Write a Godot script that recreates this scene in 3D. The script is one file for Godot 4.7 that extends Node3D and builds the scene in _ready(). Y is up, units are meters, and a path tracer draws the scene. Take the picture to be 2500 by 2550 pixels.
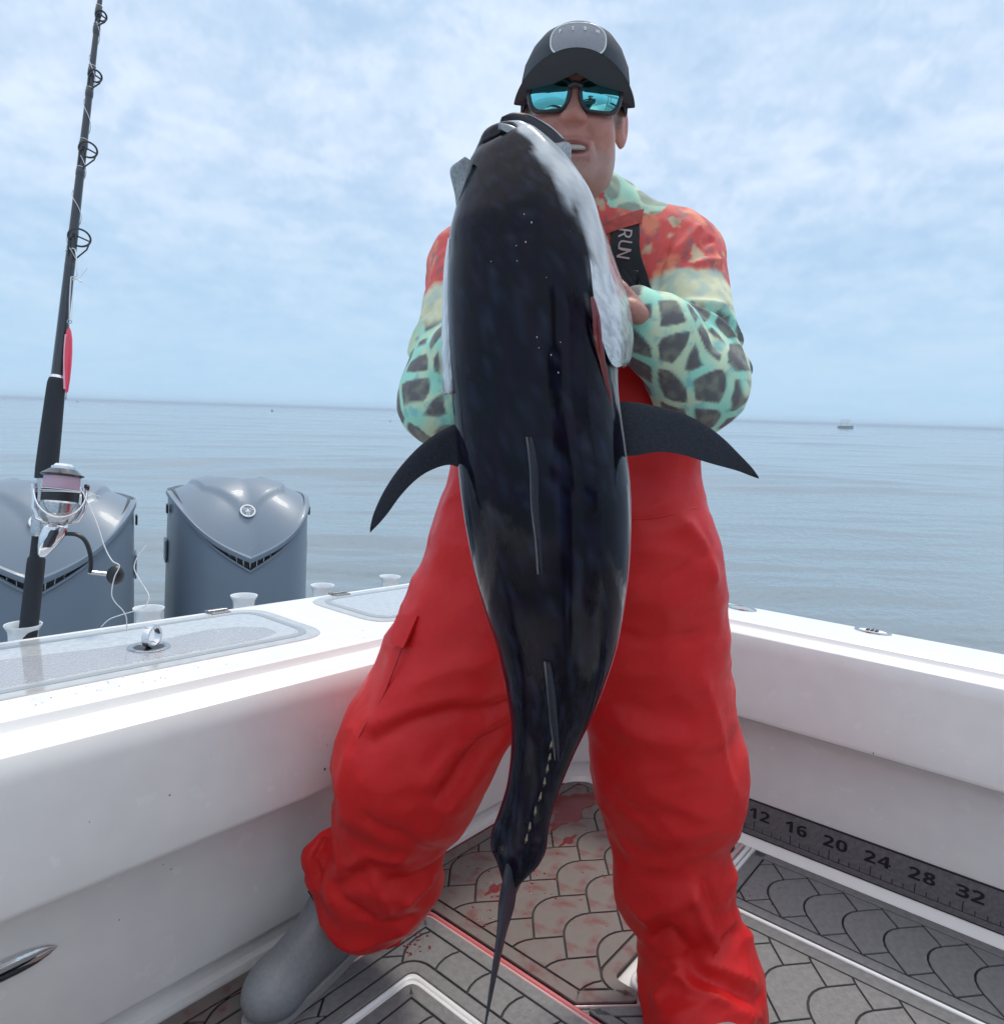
extends Node3D
# A man on a small fishing boat holds up a tuna. Lengths in metres; things on the boat are given in the deck's own axes
# (x to starboard, y up from the deck, z towards the bow) and tilted with the boat by BOAT.
const BOAT := Transform3D(Basis(Vector3(0.997987, -0.063424, 0.000542), Vector3(0.063424, 0.997841, -0.017064), Vector3(0.000542, 0.017064, 0.999854)), Vector3(0, 0.36, 0))
const CAMBASIS := Basis(Vector3(0.634655, 0.058888, 0.770549), Vector3(0.026886, 0.994806, -0.098171), Vector3(-0.772328, 0.083022, 0.629775))
var M := {}

func _ready() -> void:
	# ---- camera, sky, sun, exposure
	var cam := Camera3D.new()
	cam.name = "camera"
	cam.transform = BOAT * Transform3D(CAMBASIS, Vector3(0, 1.085, 0))
	cam.keep_aspect = Camera3D.KEEP_HEIGHT
	cam.fov = 73.74
	cam.near = 0.05
	cam.far = 30000.0
	add_child(cam)
	cam.current = true
	var env := Environment.new()
	env.background_mode = Environment.BG_SKY
	env.tonemap_mode = Environment.TONE_MAPPER_LINEAR
	env.tonemap_exposure = 1.6
	env.fog_enabled = true
	env.fog_density = 0.0011
	env.fog_light_color = Color(0.80, 0.87, 0.94)
	env.sdfgi_enabled = true
	env.ssao_enabled = true
	env.ssil_enabled = true
	var sky := Sky.new()
	var psm := PanoramaSkyMaterial.new()
	psm.panorama = sky_picture()
	sky.sky_material = psm
	env.sky = sky
	env.background_energy_multiplier = 1.0
	var we := WorldEnvironment.new()
	we.name = "world_environment"
	we.environment = env
	add_child(we)
	# the sun stands high behind thin cloud, beyond the stern and a little to the right
	var sun := DirectionalLight3D.new()
	sun.name = "sun"
	sun.light_energy = 0.38
	sun.light_color = Color(1.0, 0.97, 0.92)
	sun.light_angular_distance = 12.0
	sun.shadow_enabled = true
	sun.look_at_from_position(Vector3.ZERO, Vector3(-0.5, -1.0, 0.12), Vector3.FORWARD)
	add_child(sun)
	make_materials()
	sea()
	boat_shell()
	deck()
	transom_fittings()
	ruler()
	motors()
	rod()
	person()
	fish()
	far_things()
	behind_the_viewer()

# thin high cloud over pale blue: streaks that crowd together towards the horizon
func sky_picture() -> ImageTexture:
	var w := 1536
	var h := 768
	var im := Image.create_empty(w, h, false, Image.FORMAT_RGBF)
	var a := FastNoiseLite.new()
	a.noise_type = FastNoiseLite.TYPE_SIMPLEX_SMOOTH
	a.seed = 11
	a.frequency = 0.9
	a.fractal_octaves = 5
	var b := FastNoiseLite.new()
	b.noise_type = FastNoiseLite.TYPE_SIMPLEX_SMOOTH
	b.seed = 5
	b.frequency = 3.2
	b.fractal_octaves = 4
	b.domain_warp_enabled = true
	b.domain_warp_amplitude = 0.35
	b.domain_warp_frequency = 1.2
	var c := FastNoiseLite.new()
	c.noise_type = FastNoiseLite.TYPE_SIMPLEX_SMOOTH
	c.seed = 23
	c.frequency = 8.0
	c.fractal_octaves = 3
	c.domain_warp_enabled = true
	c.domain_warp_amplitude = 0.15
	c.domain_warp_frequency = 3.0
	var low := Color(0.335, 0.46, 0.58)
	for y in h:
		var up := PI * (0.5 - (y + 0.5) / h)
		if up < -0.02:
			for x in w:
				im.set_pixel(x, y, low)
			continue
		var sy := sin(up)
		var cy := cos(up)
		for x in w:
			var ph := TAU * (x + 0.5) / w
			var dx := sin(ph) * cy
			var dz := cos(ph) * cy
			var k := 1.0 / (sy + 0.16)
			var px := dx * k
			var pz := dz * k
			var big := a.get_noise_3d(px * 0.9, 0.3, pz * 0.9) * 0.5 + 0.5
			var fine := b.get_noise_3d(px * 0.8 + 3.0, pz * 0.8, 0.2) * 0.5 + 0.5
			var rip := c.get_noise_3d(px * 0.8, pz * 0.8, 1.7) * 0.5 + 0.5
			var cl := clampf(0.50 * big + 0.42 * fine + 0.34 * rip - 0.14, 0.0, 1.0)
			cl = smoothstep(0.16, 0.78, cl)
			var hz := clampf(1.0 - sy * 3.2, 0.0, 1.0)
			var high := smoothstep(0.45, 0.85, sy)
			var blue := Color(0.29, 0.405, 0.555).lerp(Color(0.275, 0.425, 0.575), hz).lerp(Color(0.58, 0.64, 0.73), high)
			var white := Color(0.50, 0.575, 0.68).lerp(Color(0.385, 0.50, 0.61), hz).lerp(Color(0.86, 0.88, 0.92), high)
			im.set_pixel(x, y, blue.lerp(white, cl * (1.0 - 0.55 * hz)).lerp(low, hz * hz * 0.55))
	return ImageTexture.create_from_image(im)

func make_materials() -> void:
	M.gel = mat(Color(0.81, 0.808, 0.80), 0.28, 0.0, 0.2)
	M.gel.uv1_triplanar = true
	M.gel.uv1_scale = Vector3.ONE * 1.7
	M.gel.albedo_texture = noise_tex(3, 0.012, Color(0.97, 0.97, 0.972), Color(1, 1, 1), 512)
	M.gel.roughness_texture = noise_tex(4, 0.02, Color(0.9, 0.9, 0.9), Color(1, 1, 1))
	M.gel_grey = grain(mat(Color(0.52, 0.53, 0.54), 0.10, 0.0, 0.5), 3.0, 0.9, 1.0, 21)
	M.gasket = mat(Color(0.30, 0.34, 0.37), 0.3)
	M.lidpanel = grain(mat(Color(0.56, 0.58, 0.60), 0.07, 0.0, 0.6), 4.0, 0.88, 1.0, 22, 0.05, 0.05)
	M.bead = mat(Color(0.8, 0.82, 0.84, 0.1), 0.02)
	M.bead.refraction_enabled = true
	M.bead.refraction_scale = 0.033
	M.wet = mat(Color(0.42, 0.43, 0.46), 0.12, 0.0, 0.8)
	M.wet.uv1_triplanar = true
	M.wet.uv1_scale = Vector3.ONE * 9.0
	M.wet.normal_enabled = true
	M.wet.normal_texture = bump_tex(31, 0.06, 8.0, 256)
	M.wet.normal_scale = 0.7
	M.chrome = mat(Color(0.75, 0.76, 0.78), 0.09, 1.0)
	M.steel = mat(Color(0.62, 0.63, 0.65), 0.22, 1.0)
	M.steel = grain(M.steel, 20.0, 0.8, 1.0, 8)
	M.hinge = grain(mat(Color(0.40, 0.41, 0.42), 0.35, 0.8), 30.0, 0.6, 1.0, 9)
	M.white = mat(Color(0.78, 0.79, 0.80), 0.3)
	M.holder = mat(Color(0.72, 0.77, 0.80), 0.18, 0.0, 0.5)
	M.eva = grain(mat(Color(0.215, 0.214, 0.220), 0.46), 4.0, 0.86, 1.0, 41, 0.12, 0.05)
	M.eva_b = grain(mat(Color(0.200, 0.199, 0.203), 0.46), 4.0, 0.84, 1.0, 42, 0.12, 0.05)
	M.eva_blood = mat(Color(0.180, 0.157, 0.152), 0.42)
	M.eva_blood.uv1_triplanar = true
	M.eva_blood.uv1_scale = Vector3.ONE * 3.1
	var bt := noise_tex(44, 0.009, Color(0.93, 0.95, 0.94), Color(0.92, 0.54, 0.54), 512)
	bt.color_ramp.add_point(0.4, Color(0.98, 0.97, 0.95))
	bt.color_ramp.add_point(0.62, Color(0.97, 0.91, 0.90))
	M.eva_blood.albedo_texture = bt
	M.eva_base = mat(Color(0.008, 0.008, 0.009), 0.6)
	M.gutter_blood = mat(Color(0.62, 0.16, 0.17), 0.12, 0.0, 0.6)
	M.gutter_pink = mat(Color(0.62, 0.42, 0.42), 0.14, 0.0, 0.5)
	M.blood = mat(Color(0.16, 0.012, 0.014), 0.12, 0.0, 0.6)
	M.ruler = grain(mat(Color(0.175, 0.170, 0.185), 0.55), 8.0, 0.8, 1.0, 51)
	M.ink = mat(Color(0.007, 0.006, 0.009), 0.5)
	M.cowl = mat(Color(0.165, 0.215, 0.275), 0.42, 0.0, 0.08)
	M.dark = mat(Color(0.012, 0.014, 0.018), 0.35)
	M.blank = mat(Color(0.016, 0.022, 0.032), 0.22, 0.0, 0.6)
	M.foam = grain(mat(Color(0.022, 0.03, 0.042), 0.75), 30.0, 0.7, 1.0, 61, 0.3, 0.1)
	M.lure = mat(Color(0.80, 0.05, 0.10), 0.15, 0.0, 0.8)
	M.lure_pale = mat(Color(0.85, 0.42, 0.50), 0.2, 0.0, 0.6)
	M.line = mat(Color(0.72, 0.75, 0.78), 0.5)
	M.braid = mat(Color(0.47, 0.34, 0.43), 0.6)
	M.skin = mat(Color.WHITE, 0.45)
	M.skin.vertex_color_use_as_albedo = true
	M.skin.subsurf_scatter_enabled = true
	M.skin.subsurf_scatter_strength = 0.15
	M.skin.uv1_triplanar = true
	M.skin.uv1_scale = Vector3.ONE * 14.0
	M.skin.normal_enabled = true
	M.skin.normal_texture = bump_tex(71, 0.09, 4.0)
	M.skin.normal_scale = 0.3
	M.cap = grain(mat(Color(0.075, 0.092, 0.112), 0.85), 40.0, 0.75, 1.0, 81, 0.4, 0.12)
	M.cap_mesh = grain(mat(Color(0.15, 0.17, 0.18), 0.85), 40.0, 0.7, 1.0, 82, 0.4, 0.15)
	M.patch = grain(mat(Color(0.36, 0.37, 0.40), 0.7), 40.0, 0.85, 1.0, 83)
	M.lens = mat(Color(0.20, 0.70, 0.72), 0.03, 1.0)
	M.frame = mat(Color(0.03, 0.035, 0.04), 0.3)
	M.teeth = mat(Color(0.72, 0.68, 0.60), 0.25)
	M.bib = mat(Color(0.60, 0.013, 0.014), 0.42, 0.0, 0.0, 0.36)
	M.bib.uv1_triplanar = true
	M.bib.uv1_scale = Vector3.ONE * 5.0
	M.bib.albedo_texture = noise_tex(91, 0.05, Color(0.94, 0.94, 0.94), Color(1, 1, 1))
	M.bib.normal_enabled = true
	M.bib.normal_texture = bump_tex(92, 0.03, 4.0)
	M.bib.normal_scale = 0.12
	M.bib.roughness_texture = noise_tex(93, 0.02, Color(0.75, 0.75, 0.75), Color(1.3, 1.3, 1.3))
	M.seam = mat(Color(0.40, 0.008, 0.012), 0.45)
	M.shirt = mat(Color.WHITE, 0.7)
	M.shirt.vertex_color_use_as_albedo = true
	M.shirt.rim_enabled = true
	M.shirt.rim = 0.2
	M.shirt.uv1_triplanar = true
	M.shirt.uv1_scale = Vector3.ONE * 30.0
	M.shirt.normal_enabled = true
	M.shirt.normal_texture = bump_tex(94, 0.1, 3.0)
	M.shirt.normal_scale = 0.15
	M.strap = grain(mat(Color(0.022, 0.026, 0.03), 0.75), 60.0, 0.7, 1.0, 95, 0.3, 0.2)
	M.strap_ink = mat(Color(0.50, 0.36, 0.36), 0.6)
	M.boot = grain(mat(Color(0.24, 0.255, 0.28), 0.42), 12.0, 0.85, 1.0, 96, 0.08)
	M.sole = mat(Color(0.30, 0.30, 0.31), 0.6)
	M.fish = mat(Color.WHITE, 0.12, 0.0, 0.0, 0.30)
	M.fish.vertex_color_use_as_albedo = true
	M.fish.uv1_triplanar = true
	M.fish.uv1_scale = Vector3(9, 3, 9)
	M.fish.normal_enabled = true
	M.fish.normal_texture = bump_tex(97, 0.03, 3.0)
	M.fish.normal_scale = 0.12
	M.fish.roughness_texture = noise_tex(98, 0.03, Color(0.6, 0.6, 0.6), Color(1.5, 1.5, 1.5))
	M.fin = grain(mat(Color(0.030, 0.036, 0.054), 0.45, 0.0, 0.0, 0.4), 14.0, 0.6, 1.0, 99, 0.2, 0.05)
	M.gill = mat(Color.WHITE, 0.2, 0.25, 0.6)
	M.gill.vertex_color_use_as_albedo = true
	M.gill.uv1_triplanar = true
	M.gill.uv1_scale = Vector3(22, 6, 22)
	M.gill.normal_enabled = true
	M.gill.normal_texture = bump_tex(100, 0.05, 5.0)
	M.gill.normal_scale = 0.35
	M.lip = grain(mat(Color(0.40, 0.43, 0.46), 0.28, 0.2), 12.0, 0.7, 1.0, 104, 0.2, 0.05)
	M.finlet = mat(Color(0.13, 0.11, 0.07), 0.25)
	M.eye = mat(Color(0.006, 0.006, 0.008), 0.05, 0.0, 1.0)
	M.hood = grain(mat(Color(0.60, 0.09, 0.07), 0.7), 9.0, 0.7, 1.0, 103)
	M.finspine = mat(Color(0.10, 0.095, 0.11), 0.2)
	M.flesh = mat(Color(0.40, 0.10, 0.10), 0.25, 0.0, 0.4)

# ---------------------------------------------------------------- sea
func sea() -> void:
	var g := Geo.new()
	var big := FastNoiseLite.new()
	big.noise_type = FastNoiseLite.TYPE_SIMPLEX_SMOOTH
	big.seed = 2
	big.frequency = 1.0
	big.fractal_octaves = 2
	var eye := BOAT * Vector3(0, 1.085, 0)
	# rings about the boat that widen with distance, finer over the stern where the waves are near
	var az := PackedFloat32Array()
	var mid := atan2(-0.632, 0.775)
	for k in 520:
		az.append(mid - 1.05 + 2.1 * k / 519.0)
	for k in range(1, 60):
		az.append(mid + 1.05 + (TAU - 2.1) * k / 60.0)
	var rr := PackedFloat32Array([0.5])
	var r := 1.6
	while r < 9000.0:
		rr.append(r)
		r *= 1.0 + clampf(0.009 + r * 0.00006, 0.009, 0.06)
	rr.append(16000.0)
	var n := az.size()
	# crests lie roughly across the view
	var along := Vector2(0.72, 0.69)
	var across := Vector2(-0.69, 0.72)
	for i in rr.size():
		var step: float = rr[i] * 0.011
		for j in n:
			var p := Vector2(eye.x + cos(az[j]) * rr[i], eye.z + sin(az[j]) * rr[i])
			var u := p.dot(along)
			var w := p.dot(across)
			var y := 0.0
			var f := 0.05
			var amp := 0.26
			for o in 7:
				var fade := clampf(1.6 - step * f * 2.8, 0.0, 1.0)
				if fade > 0.0 and rr[i] > 1.0:
					y += big.get_noise_3d(u * f * 0.30 + o * 17.3, w * f, o * 5.1) * amp * fade
				f *= 2.1
				amp *= 0.53
			g.v.append(Vector3(p.x, y, p.y))
	for i in rr.size() - 1:
		for j in n:
			var a := i * n + j
			var b := i * n + (j + 1) % n
			g.quad(a, a + n, b + n, b)
	var st := SurfaceTool.new()
	st.begin(Mesh.PRIMITIVE_TRIANGLES)
	st.set_smooth_group(0)
	for p in g.v:
		st.add_vertex(p)
	for k in range(0, g.t.size(), 3):
		st.add_index(g.t[k]); st.add_index(g.t[k + 1]); st.add_index(g.t[k + 2])
	st.generate_normals()
	var m := mat(Color(0.15, 0.185, 0.20), 0.07, 0.0, 0.0, 0.7)
	m.uv1_triplanar = true
	m.uv1_world_triplanar = true
	m.uv1_scale = Vector3(0.35, 0.35, 0.9)
	m.normal_enabled = true
	m.normal_texture = bump_tex(13, 0.02, 6.0, 512)
	m.normal_scale = 0.2
	var o := MeshInstance3D.new()
	o.name = "sea"
	o.mesh = st.commit()
	o.material_override = m
	tag(o, "", "", "", "structure")
	add_child(o)

# ---------------------------------------------------------------- the boat
# each profile point: [aft wall z, side wall x, height]
const PROFILE := [
	[-1.195, 1.953, -0.02], [-1.195, 1.953, 0.0], [-1.199, 1.970, 0.016], [-1.212, 1.978, 0.021], [-1.216, 1.981, 0.056], [-1.190, 1.982, 0.064], [-1.184, 1.982, 0.075],
	[-1.172, 1.976, 0.335], [-1.162, 1.968, 0.355], [-1.140, 1.950, 0.371], [-1.098, 1.904, 0.386], [-1.086, 1.892, 0.393], [-1.081, 1.888, 0.403], [-1.082, 1.890, 0.45],
	[-1.088, 1.895, 0.585], [-1.092, 1.897, 0.607], [-1.101, 1.903, 0.623], [-1.117, 1.914, 0.631], [-1.150, 1.928, 0.635], [-1.158, 1.934, 0.637], [-1.163, 1.939, 0.642], [-1.168, 1.944, 0.650], [-1.178, 1.954, 0.655],
	[-1.598, 2.143, 0.655], [-1.606, 2.152, 0.652], [-1.610, 2.157, 0.645], [-1.613, 2.160, 0.62], [-1.62, 2.165, 0.3], [-1.60, 2.10, -0.1], [-1.58, 1.9, -0.5]]

func boat_shell() -> void:
	var boat := thing("boat", "white fibreglass fishing boat, open stern cockpit with low side walls", "boat", Vector3(0.82, 0, -0.4))
	var g := Geo.new()
	var xc := 0.82
	var rings := []
	for p in PROFILE:
		var z: float = p[0]
		var x: float = p[1]
		var rad := 0.10 + maxf(0.0, x - 1.95) * 0.35
		var ring := PackedVector3Array()
		for s in 7:
			ring.append(Vector3(2.0 * xc - x, p[2], lerpf(1.9, z + rad, s / 6.0)))
		for s in range(1, 9):
			var w := PI * 0.5 * s / 8.0
			ring.append(Vector3(2.0 * xc - x + rad - rad * cos(w), p[2], z + rad - rad * sin(w)))
		for s in range(1, 15):
			ring.append(Vector3(lerpf(2.0 * xc - x + rad, x - rad, s / 14.0), p[2], z))
		for s in range(1, 9):
			var w := PI * 0.5 * s / 8.0
			ring.append(Vector3(x - rad + rad * sin(w), p[2], z + rad - rad * cos(w)))
		for s in range(1, 9):
			ring.append(Vector3(x, p[2], lerpf(z + rad, 1.9, s / 8.0)))
		rings.append(ring)
	g.loft(rings, false, false, false, false)
	# the inner wall must face inwards
	var q := g.t[0]
	obj("hull", g.mesh(28.0), M.gel, boat)
	g = Geo.new()
	g.box(Vector3(0.1, 0.36, -1.74), Vector3(1.62, 0.45, -1.617), 0.012)
	obj("aft_shelf", g.mesh(), M.gel, boat)
	# hatch lids let into the transom top
	lid(boat, 0.12, 0.952)
	lid(boat, 1.092, 1.90)
	# ring pull on the near lid
	g = Geo.new()
	g.lathe(Vector3(0.602, 0.6585, -1.382), Vector3.UP, [[0.039, 0.0], [0.039, 0.0025], [0.036, 0.004], [0.031, 0.0035], [0.029, 0.001], [0.0, 0.001]], 32)
	var cup := obj("ring_pull", g.mesh(), M.steel, boat)
	g = Geo.new()
	g.lathe(Vector3(0.602, 0.6597, -1.382), Vector3.UP, [[0.028, 0.0], [0.028, 0.0006], [0.0, 0.0006]], 24)
	obj("recess", g.mesh(), M.dark, cup)
	g = Geo.new()
	var ringpts := []
	for k in 33:
		var w := TAU * k / 32.0
		ringpts.append([cos(w), sin(w)])
	var rr := []
	for e in [[0.0175, -0.007], [0.0225, -0.007], [0.0232, 0.0], [0.0225, 0.007], [0.0175, 0.007], [0.0168, 0.0]]:
		var ring := PackedVector3Array()
		for w in ringpts:
			ring.append(Vector3(0.606, 0.6815, -1.379) + Vector3(0.86, 0, -0.5) * (w[0] * e[0]) + Vector3(0, 1, 0) * (w[1] * e[0]) + Vector3(0.5, 0, 0.86) * e[1])
		rr.append(ring)
	rr.append(rr[0])
	g.loft(rr, true, false, false)
	obj("ring", g.mesh(50.0), M.chrome, cup)
	# chrome pull on the low wall
	g = Geo.new()
	var rings2 := []
	for k in 15:
		var t := -1.0 + 2.0 * k / 14.0
		var hh := 0.0175 * pow(maxf(0.0, 1.0 - absf(t) ** 2.6), 0.75) + 0.0004
		var ring := PackedVector3Array()
		for j in 12:
			var w := TAU * j / 12.0
			ring.append(Vector3(0.296 + t * 0.080, 0.257 + hh * sin(w), -1.1735 + (0.008 + 0.004 * sin(w)) * maxf(0.1, 1.0 - t * t) * maxf(0.0, cos(w))))
		rings2.append(ring)
	g.loft(rings2)
	obj("pull_handle", g.mesh(40.0), M.chrome, boat)
	g = Geo.new()
	g.ball(Vector3(0.30, 0.253, -1.163), Vector3(0.05, 0.004, 0.003))
	obj("latch", g.mesh(60.0), M.dark, boat.get_node("pull_handle"))
	# flush rod holders in the side gunwale
	for s in [[2.096, -0.732, 0], [2.120, -0.371, 1]]:
		g = Geo.new()
		var c := Vector3(s[0], 0.6565, s[1])
		var ring0 := []
		for e in [[1.0, -0.004], [1.0, 0.001], [0.96, 0.003], [0.84, 0.003], [0.80, 0.0], [0.78, -0.003]]:
			var ring := PackedVector3Array()
			for k in 30:
				var w := TAU * k / 30.0
				ring.append(c + Vector3(cos(w) * 0.031 * e[0], e[1], sin(w) * 0.047 * e[0]))
			ring0.append(ring)
		g.loft(ring0, true, true, true)
		var h := obj("gunwale_rod_holder", g.mesh(), M.steel, boat)
		g = Geo.new()
		var ring1 := []
		for e in [[0.79, -0.001], [0.76, 0.0012], [0.6, 0.0016]]:
			var ring := PackedVector3Array()
			for k in 30:
				var w := TAU * k / 30.0
				ring.append(c + Vector3(cos(w) * 0.031 * e[0], e[1], sin(w) * 0.047 * e[0]))
			ring1.append(ring)
		g.loft(ring1)
		obj("cover", g.mesh(), M.gasket if s[2] == 0 else M.white, h)
		if s[2] == 1:
			for k in 3:
				g = Geo.new()
				g.box(c + Vector3(-0.012, 0.001, -0.016 + k * 0.011), c + Vector3(0.008, 0.005, -0.008 + k * 0.011), 0.0008)
				obj("slot", g.mesh(), M.dark, h)
	# five rod holders along the back of the transom
	for x in [0.466, 0.722, 0.969, 1.22, 1.483]:
		g = Geo.new()
		g.lathe(Vector3(x, 0.44, -1.663), Vector3(0, 1, 0), [[0.0265, 0.0], [0.0268, 0.208], [0.0285, 0.217], [0.0335, 0.225], [0.0348, 0.228], [0.0345, 0.2305], [0.032, 0.230], [0.0265, 0.220], [0.0245, 0.208], [0.0245, 0.06]], 32, true)
		obj("rod_holder", g.mesh(30.0), M.holder, boat)
	# flecks on the gelcoat
	var spots := Geo.new()
	var rs := RandomNumberGenerator.new()
	rs.seed = 4
	for k in 26:
		var p := Vector3(rs.randf_range(0.3, 1.3), rs.randf_range(0.1, 0.55), 0)
		p.z = lerpf(-1.183, -1.1725, p.y / 0.335) if p.y < 0.33 else -1.084
		if p.y > 0.33 and p.y < 0.42:
			continue
		spots.ball(p, Vector3(0.0012, 0.0011, 0.0006) * rs.randf_range(0.5, 1.5), Basis.IDENTITY, 6, 4)
	for k in 14:
		spots.ball(Vector3(rs.randf_range(0.35, 1.5), 0.6555, rs.randf_range(-1.24, -1.19)), Vector3(0.001, 0.0004, 0.0014), Basis.IDENTITY, 6, 4)
	for p in [Vector3(0.815, 0.44, -1.081), Vector3(1.884, 0.40, -0.30)]:
		spots.ball(p, Vector3(0.002, 0.003, 0.0012), Basis.IDENTITY, 8, 5)
	# beads of spray on the gelcoat
	var bead := Geo.new()
	for k in 60:
		var p := Vector3(rs.randf_range(0.3, 1.5), 0.655, rs.randf_range(-1.245, -1.185))
		var s := rs.randf_range(0.0007, 0.0022)
		bead.ball(p, Vector3(s, s * 0.4, s), Basis.IDENTITY, 8, 5)
	var be := obj("water_bead", bead.mesh(80.0), M.bead, boat)
	tag(be, "", "", "", "stuff")
	var so := obj("fleck", spots.mesh(80.0), M.dark, boat)
	tag(so, "", "", "", "stuff")

func lid(boat: Node3D, x0: float, x1: float) -> void:
	var z0 := -1.578
	var z1 := -1.250
	var sh := func(i: float) -> PackedVector2Array:
		return rounded(PackedVector2Array([Vector2(x0 + i, z0 + i), Vector2(x1 - i, z0 + i), Vector2(x1 - i, z1 - i), Vector2(x0 + i, z1 - i)]), 0.085 - i * 0.7, 7)
	var g := Geo.new()
	g.prism(sh.call(0.0), 0.650, 0.6572, 0.0015)
	var l := obj("hatch_lid", g.mesh(), M.gel_grey, boat)
	g = Geo.new()
	var rings := []
	for e in [[0.026, 0.6565], [0.027, 0.6582], [0.041, 0.6582], [0.042, 0.6565]]:
		var ring := PackedVector3Array()
		for p in sh.call(e[0]):
			ring.append(Vector3(p.x, e[1], p.y))
		rings.append(ring)
	rings.append(rings[0])
	g.loft(rings, true, false, false)
	obj("gasket", g.mesh(), M.gasket, l)
	g = Geo.new()
	g.prism(sh.call(0.045), 0.655, 0.6585, 0.0015)
	obj("panel", g.mesh(), M.lidpanel, l)
	if x0 < 0.5:
		# spray lying on the panel
		g = Geo.new()
		var pl := PackedVector2Array()
		for p in [Vector2(0.18, -1.30), Vector2(0.80, -1.305), Vector2(0.86, -1.33), Vector2(0.86, -1.38), Vector2(0.82, -1.42), Vector2(0.76, -1.44), Vector2(0.66, -1.425), Vector2(0.55, -1.43), Vector2(0.40, -1.46), Vector2(0.18, -1.50)]:
			pl.append(p)
		g.prism(rounded(pl, 0.02, 4), 0.6583, 0.6590, 0.0004)
		obj("wet_patch", g.mesh(), M.wet, l)
	for hx in ([0.30, 0.853] if x0 < 0.5 else [1.222, 1.75]):
		g = Geo.new()
		g.box(Vector3(hx - 0.024, 0.656, -1.606), Vector3(hx + 0.024, 0.6600, -1.562), 0.0012)
		g.tube([Vector3(hx - 0.024, 0.6605, -1.584), Vector3(hx + 0.024, 0.6605, -1.584)], 0.0032, 10)
		var hg := obj("hinge", g.mesh(), M.hinge, l)
		for s in [-0.015, 0.015]:
			g = Geo.new()
			g.lathe(Vector3(hx + s, 0.6598, -1.570), Vector3.UP, [[0.004, 0], [0.0035, 0.0012], [0, 0.0014]], 10)
			obj("screw", g.mesh(), M.steel, hg)

# ---------------------------------------------------------------- deck pads
const TA := Vector2(0.0, 0.0895)
const TB := Vector2(0.1645, 0.04475)

func scale_tile() -> PackedVector2Array:
	var p := PackedVector2Array([Vector2(0.0535, 0.0447), Vector2(0, 0.0895)])
	var arc := PackedVector2Array()
	for k in 7:
		var w := deg_to_rad(39.4) * (1.0 - k / 3.0)
		arc.append(Vector2(-0.0555 + 0.0875 * sin(w), -0.0875 * cos(w) + 0.0676))
	for k in range(1, 6):
		p.append(arc[k] + TA)
	p.append(Vector2(-0.111, 0.0895))
	p.append(Vector2(-0.1645, 0.0447))
	for k in range(6, -1, -1):
		p.append(arc[k])
	return p

func pad(dk: Node3D, corners: PackedVector2Array, border: float, phase: Vector2, rad: float, face: StandardMaterial3D, hole := PackedVector2Array()) -> void:
	var out := rounded(corners, rad, 6)
	var g := Geo.new()
	g.prism(out, -0.012, -0.0022, 0.0008)
	var base := obj("pad", g.mesh(), M.eva_base, dk)
	var ring_of := func(poly: PackedVector2Array, i0: float, i1: float) -> void:
		var h := Geo.new()
		var rings := []
		for e in [[i0 + 0.0002, -0.006], [i0 + 0.0002, 0.0006], [i0 + 0.001, 0.0014], [i1 - 0.001, 0.0014], [i1, 0.0006], [i1, -0.004]]:
			var ring := PackedVector3Array()
			for p in Geo.inset(poly, e[0]):
				ring.append(Vector3(p.x, e[1], p.y))
			rings.append(ring)
		rings.append(rings[0])
		h.loft(rings, true, false, false)
		obj("border", h.mesh(), face, base)
	ring_of.call(out, 0.0, border)
	var clip := Geo.inset(out, border + 0.003)
	var hclip := PackedVector2Array()
	if hole.size():
		var hp := rounded(hole, rad, 6)
		ring_of.call(Geo.inset(hp, -border), 0.0, border)
		hclip = Geo.inset(hp, -border - 0.003)
	var lo := Vector2.INF
	var hi := -Vector2.INF
	for p in clip:
		lo = lo.min(p)
		hi = hi.max(p)
	var whole := Geometry2D.offset_polygon(scale_tile(), -0.0024)[0]
	var wg := Geo.new()
	wg.prism(whole, -0.004, 0.0014)
	var wm := wg.mesh()
	var i0 := int(floor((lo.x - phase.x) / TB.x)) - 1
	var i1 := int(ceil((hi.x - phase.x) / TB.x)) + 2
	for i in range(i0, i1):
		var j0 := int(floor((lo.y - phase.y - TB.y * i) / TA.y)) - 2
		var j1 := int(ceil((hi.y - phase.y - TB.y * i) / TA.y)) + 2
		for j in range(j0, j1):
			var at := phase + TA * j + TB * i
			var poly := PackedVector2Array()
			for p in scale_tile():
				poly.append(p + at)
			var got := Geometry2D.intersect_polygons(poly, clip)
			if hclip.size():
				var rest: Array[PackedVector2Array] = []
				for p in got:
					for r in Geometry2D.clip_polygons(p, hclip):
						rest.append(r)
				got = rest
			for p in got:
				if absf(area_of(p)) < 0.00012 or Geometry2D.is_polygon_clockwise(p) != Geometry2D.is_polygon_clockwise(got[0]):
					continue
				if absf(absf(area_of(p)) - absf(area_of(poly))) < 1e-6:
					var o := obj("tile", wm, face, base)
					o.position += Vector3(at.x, 0, at.y)
					continue
				for s in Geometry2D.offset_polygon(p, -0.0024):
					if absf(area_of(s)) < 0.00005:
						continue
					var tg := Geo.new()
					tg.prism(s, -0.004, 0.0014)
					obj("tile", tg.mesh(), face, base)

func area_of(p: PackedVector2Array) -> float:
	var a := 0.0
	for j in p.size():
		a += p[j].cross(p[(j + 1) % p.size()])
	return a * 0.5

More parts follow.
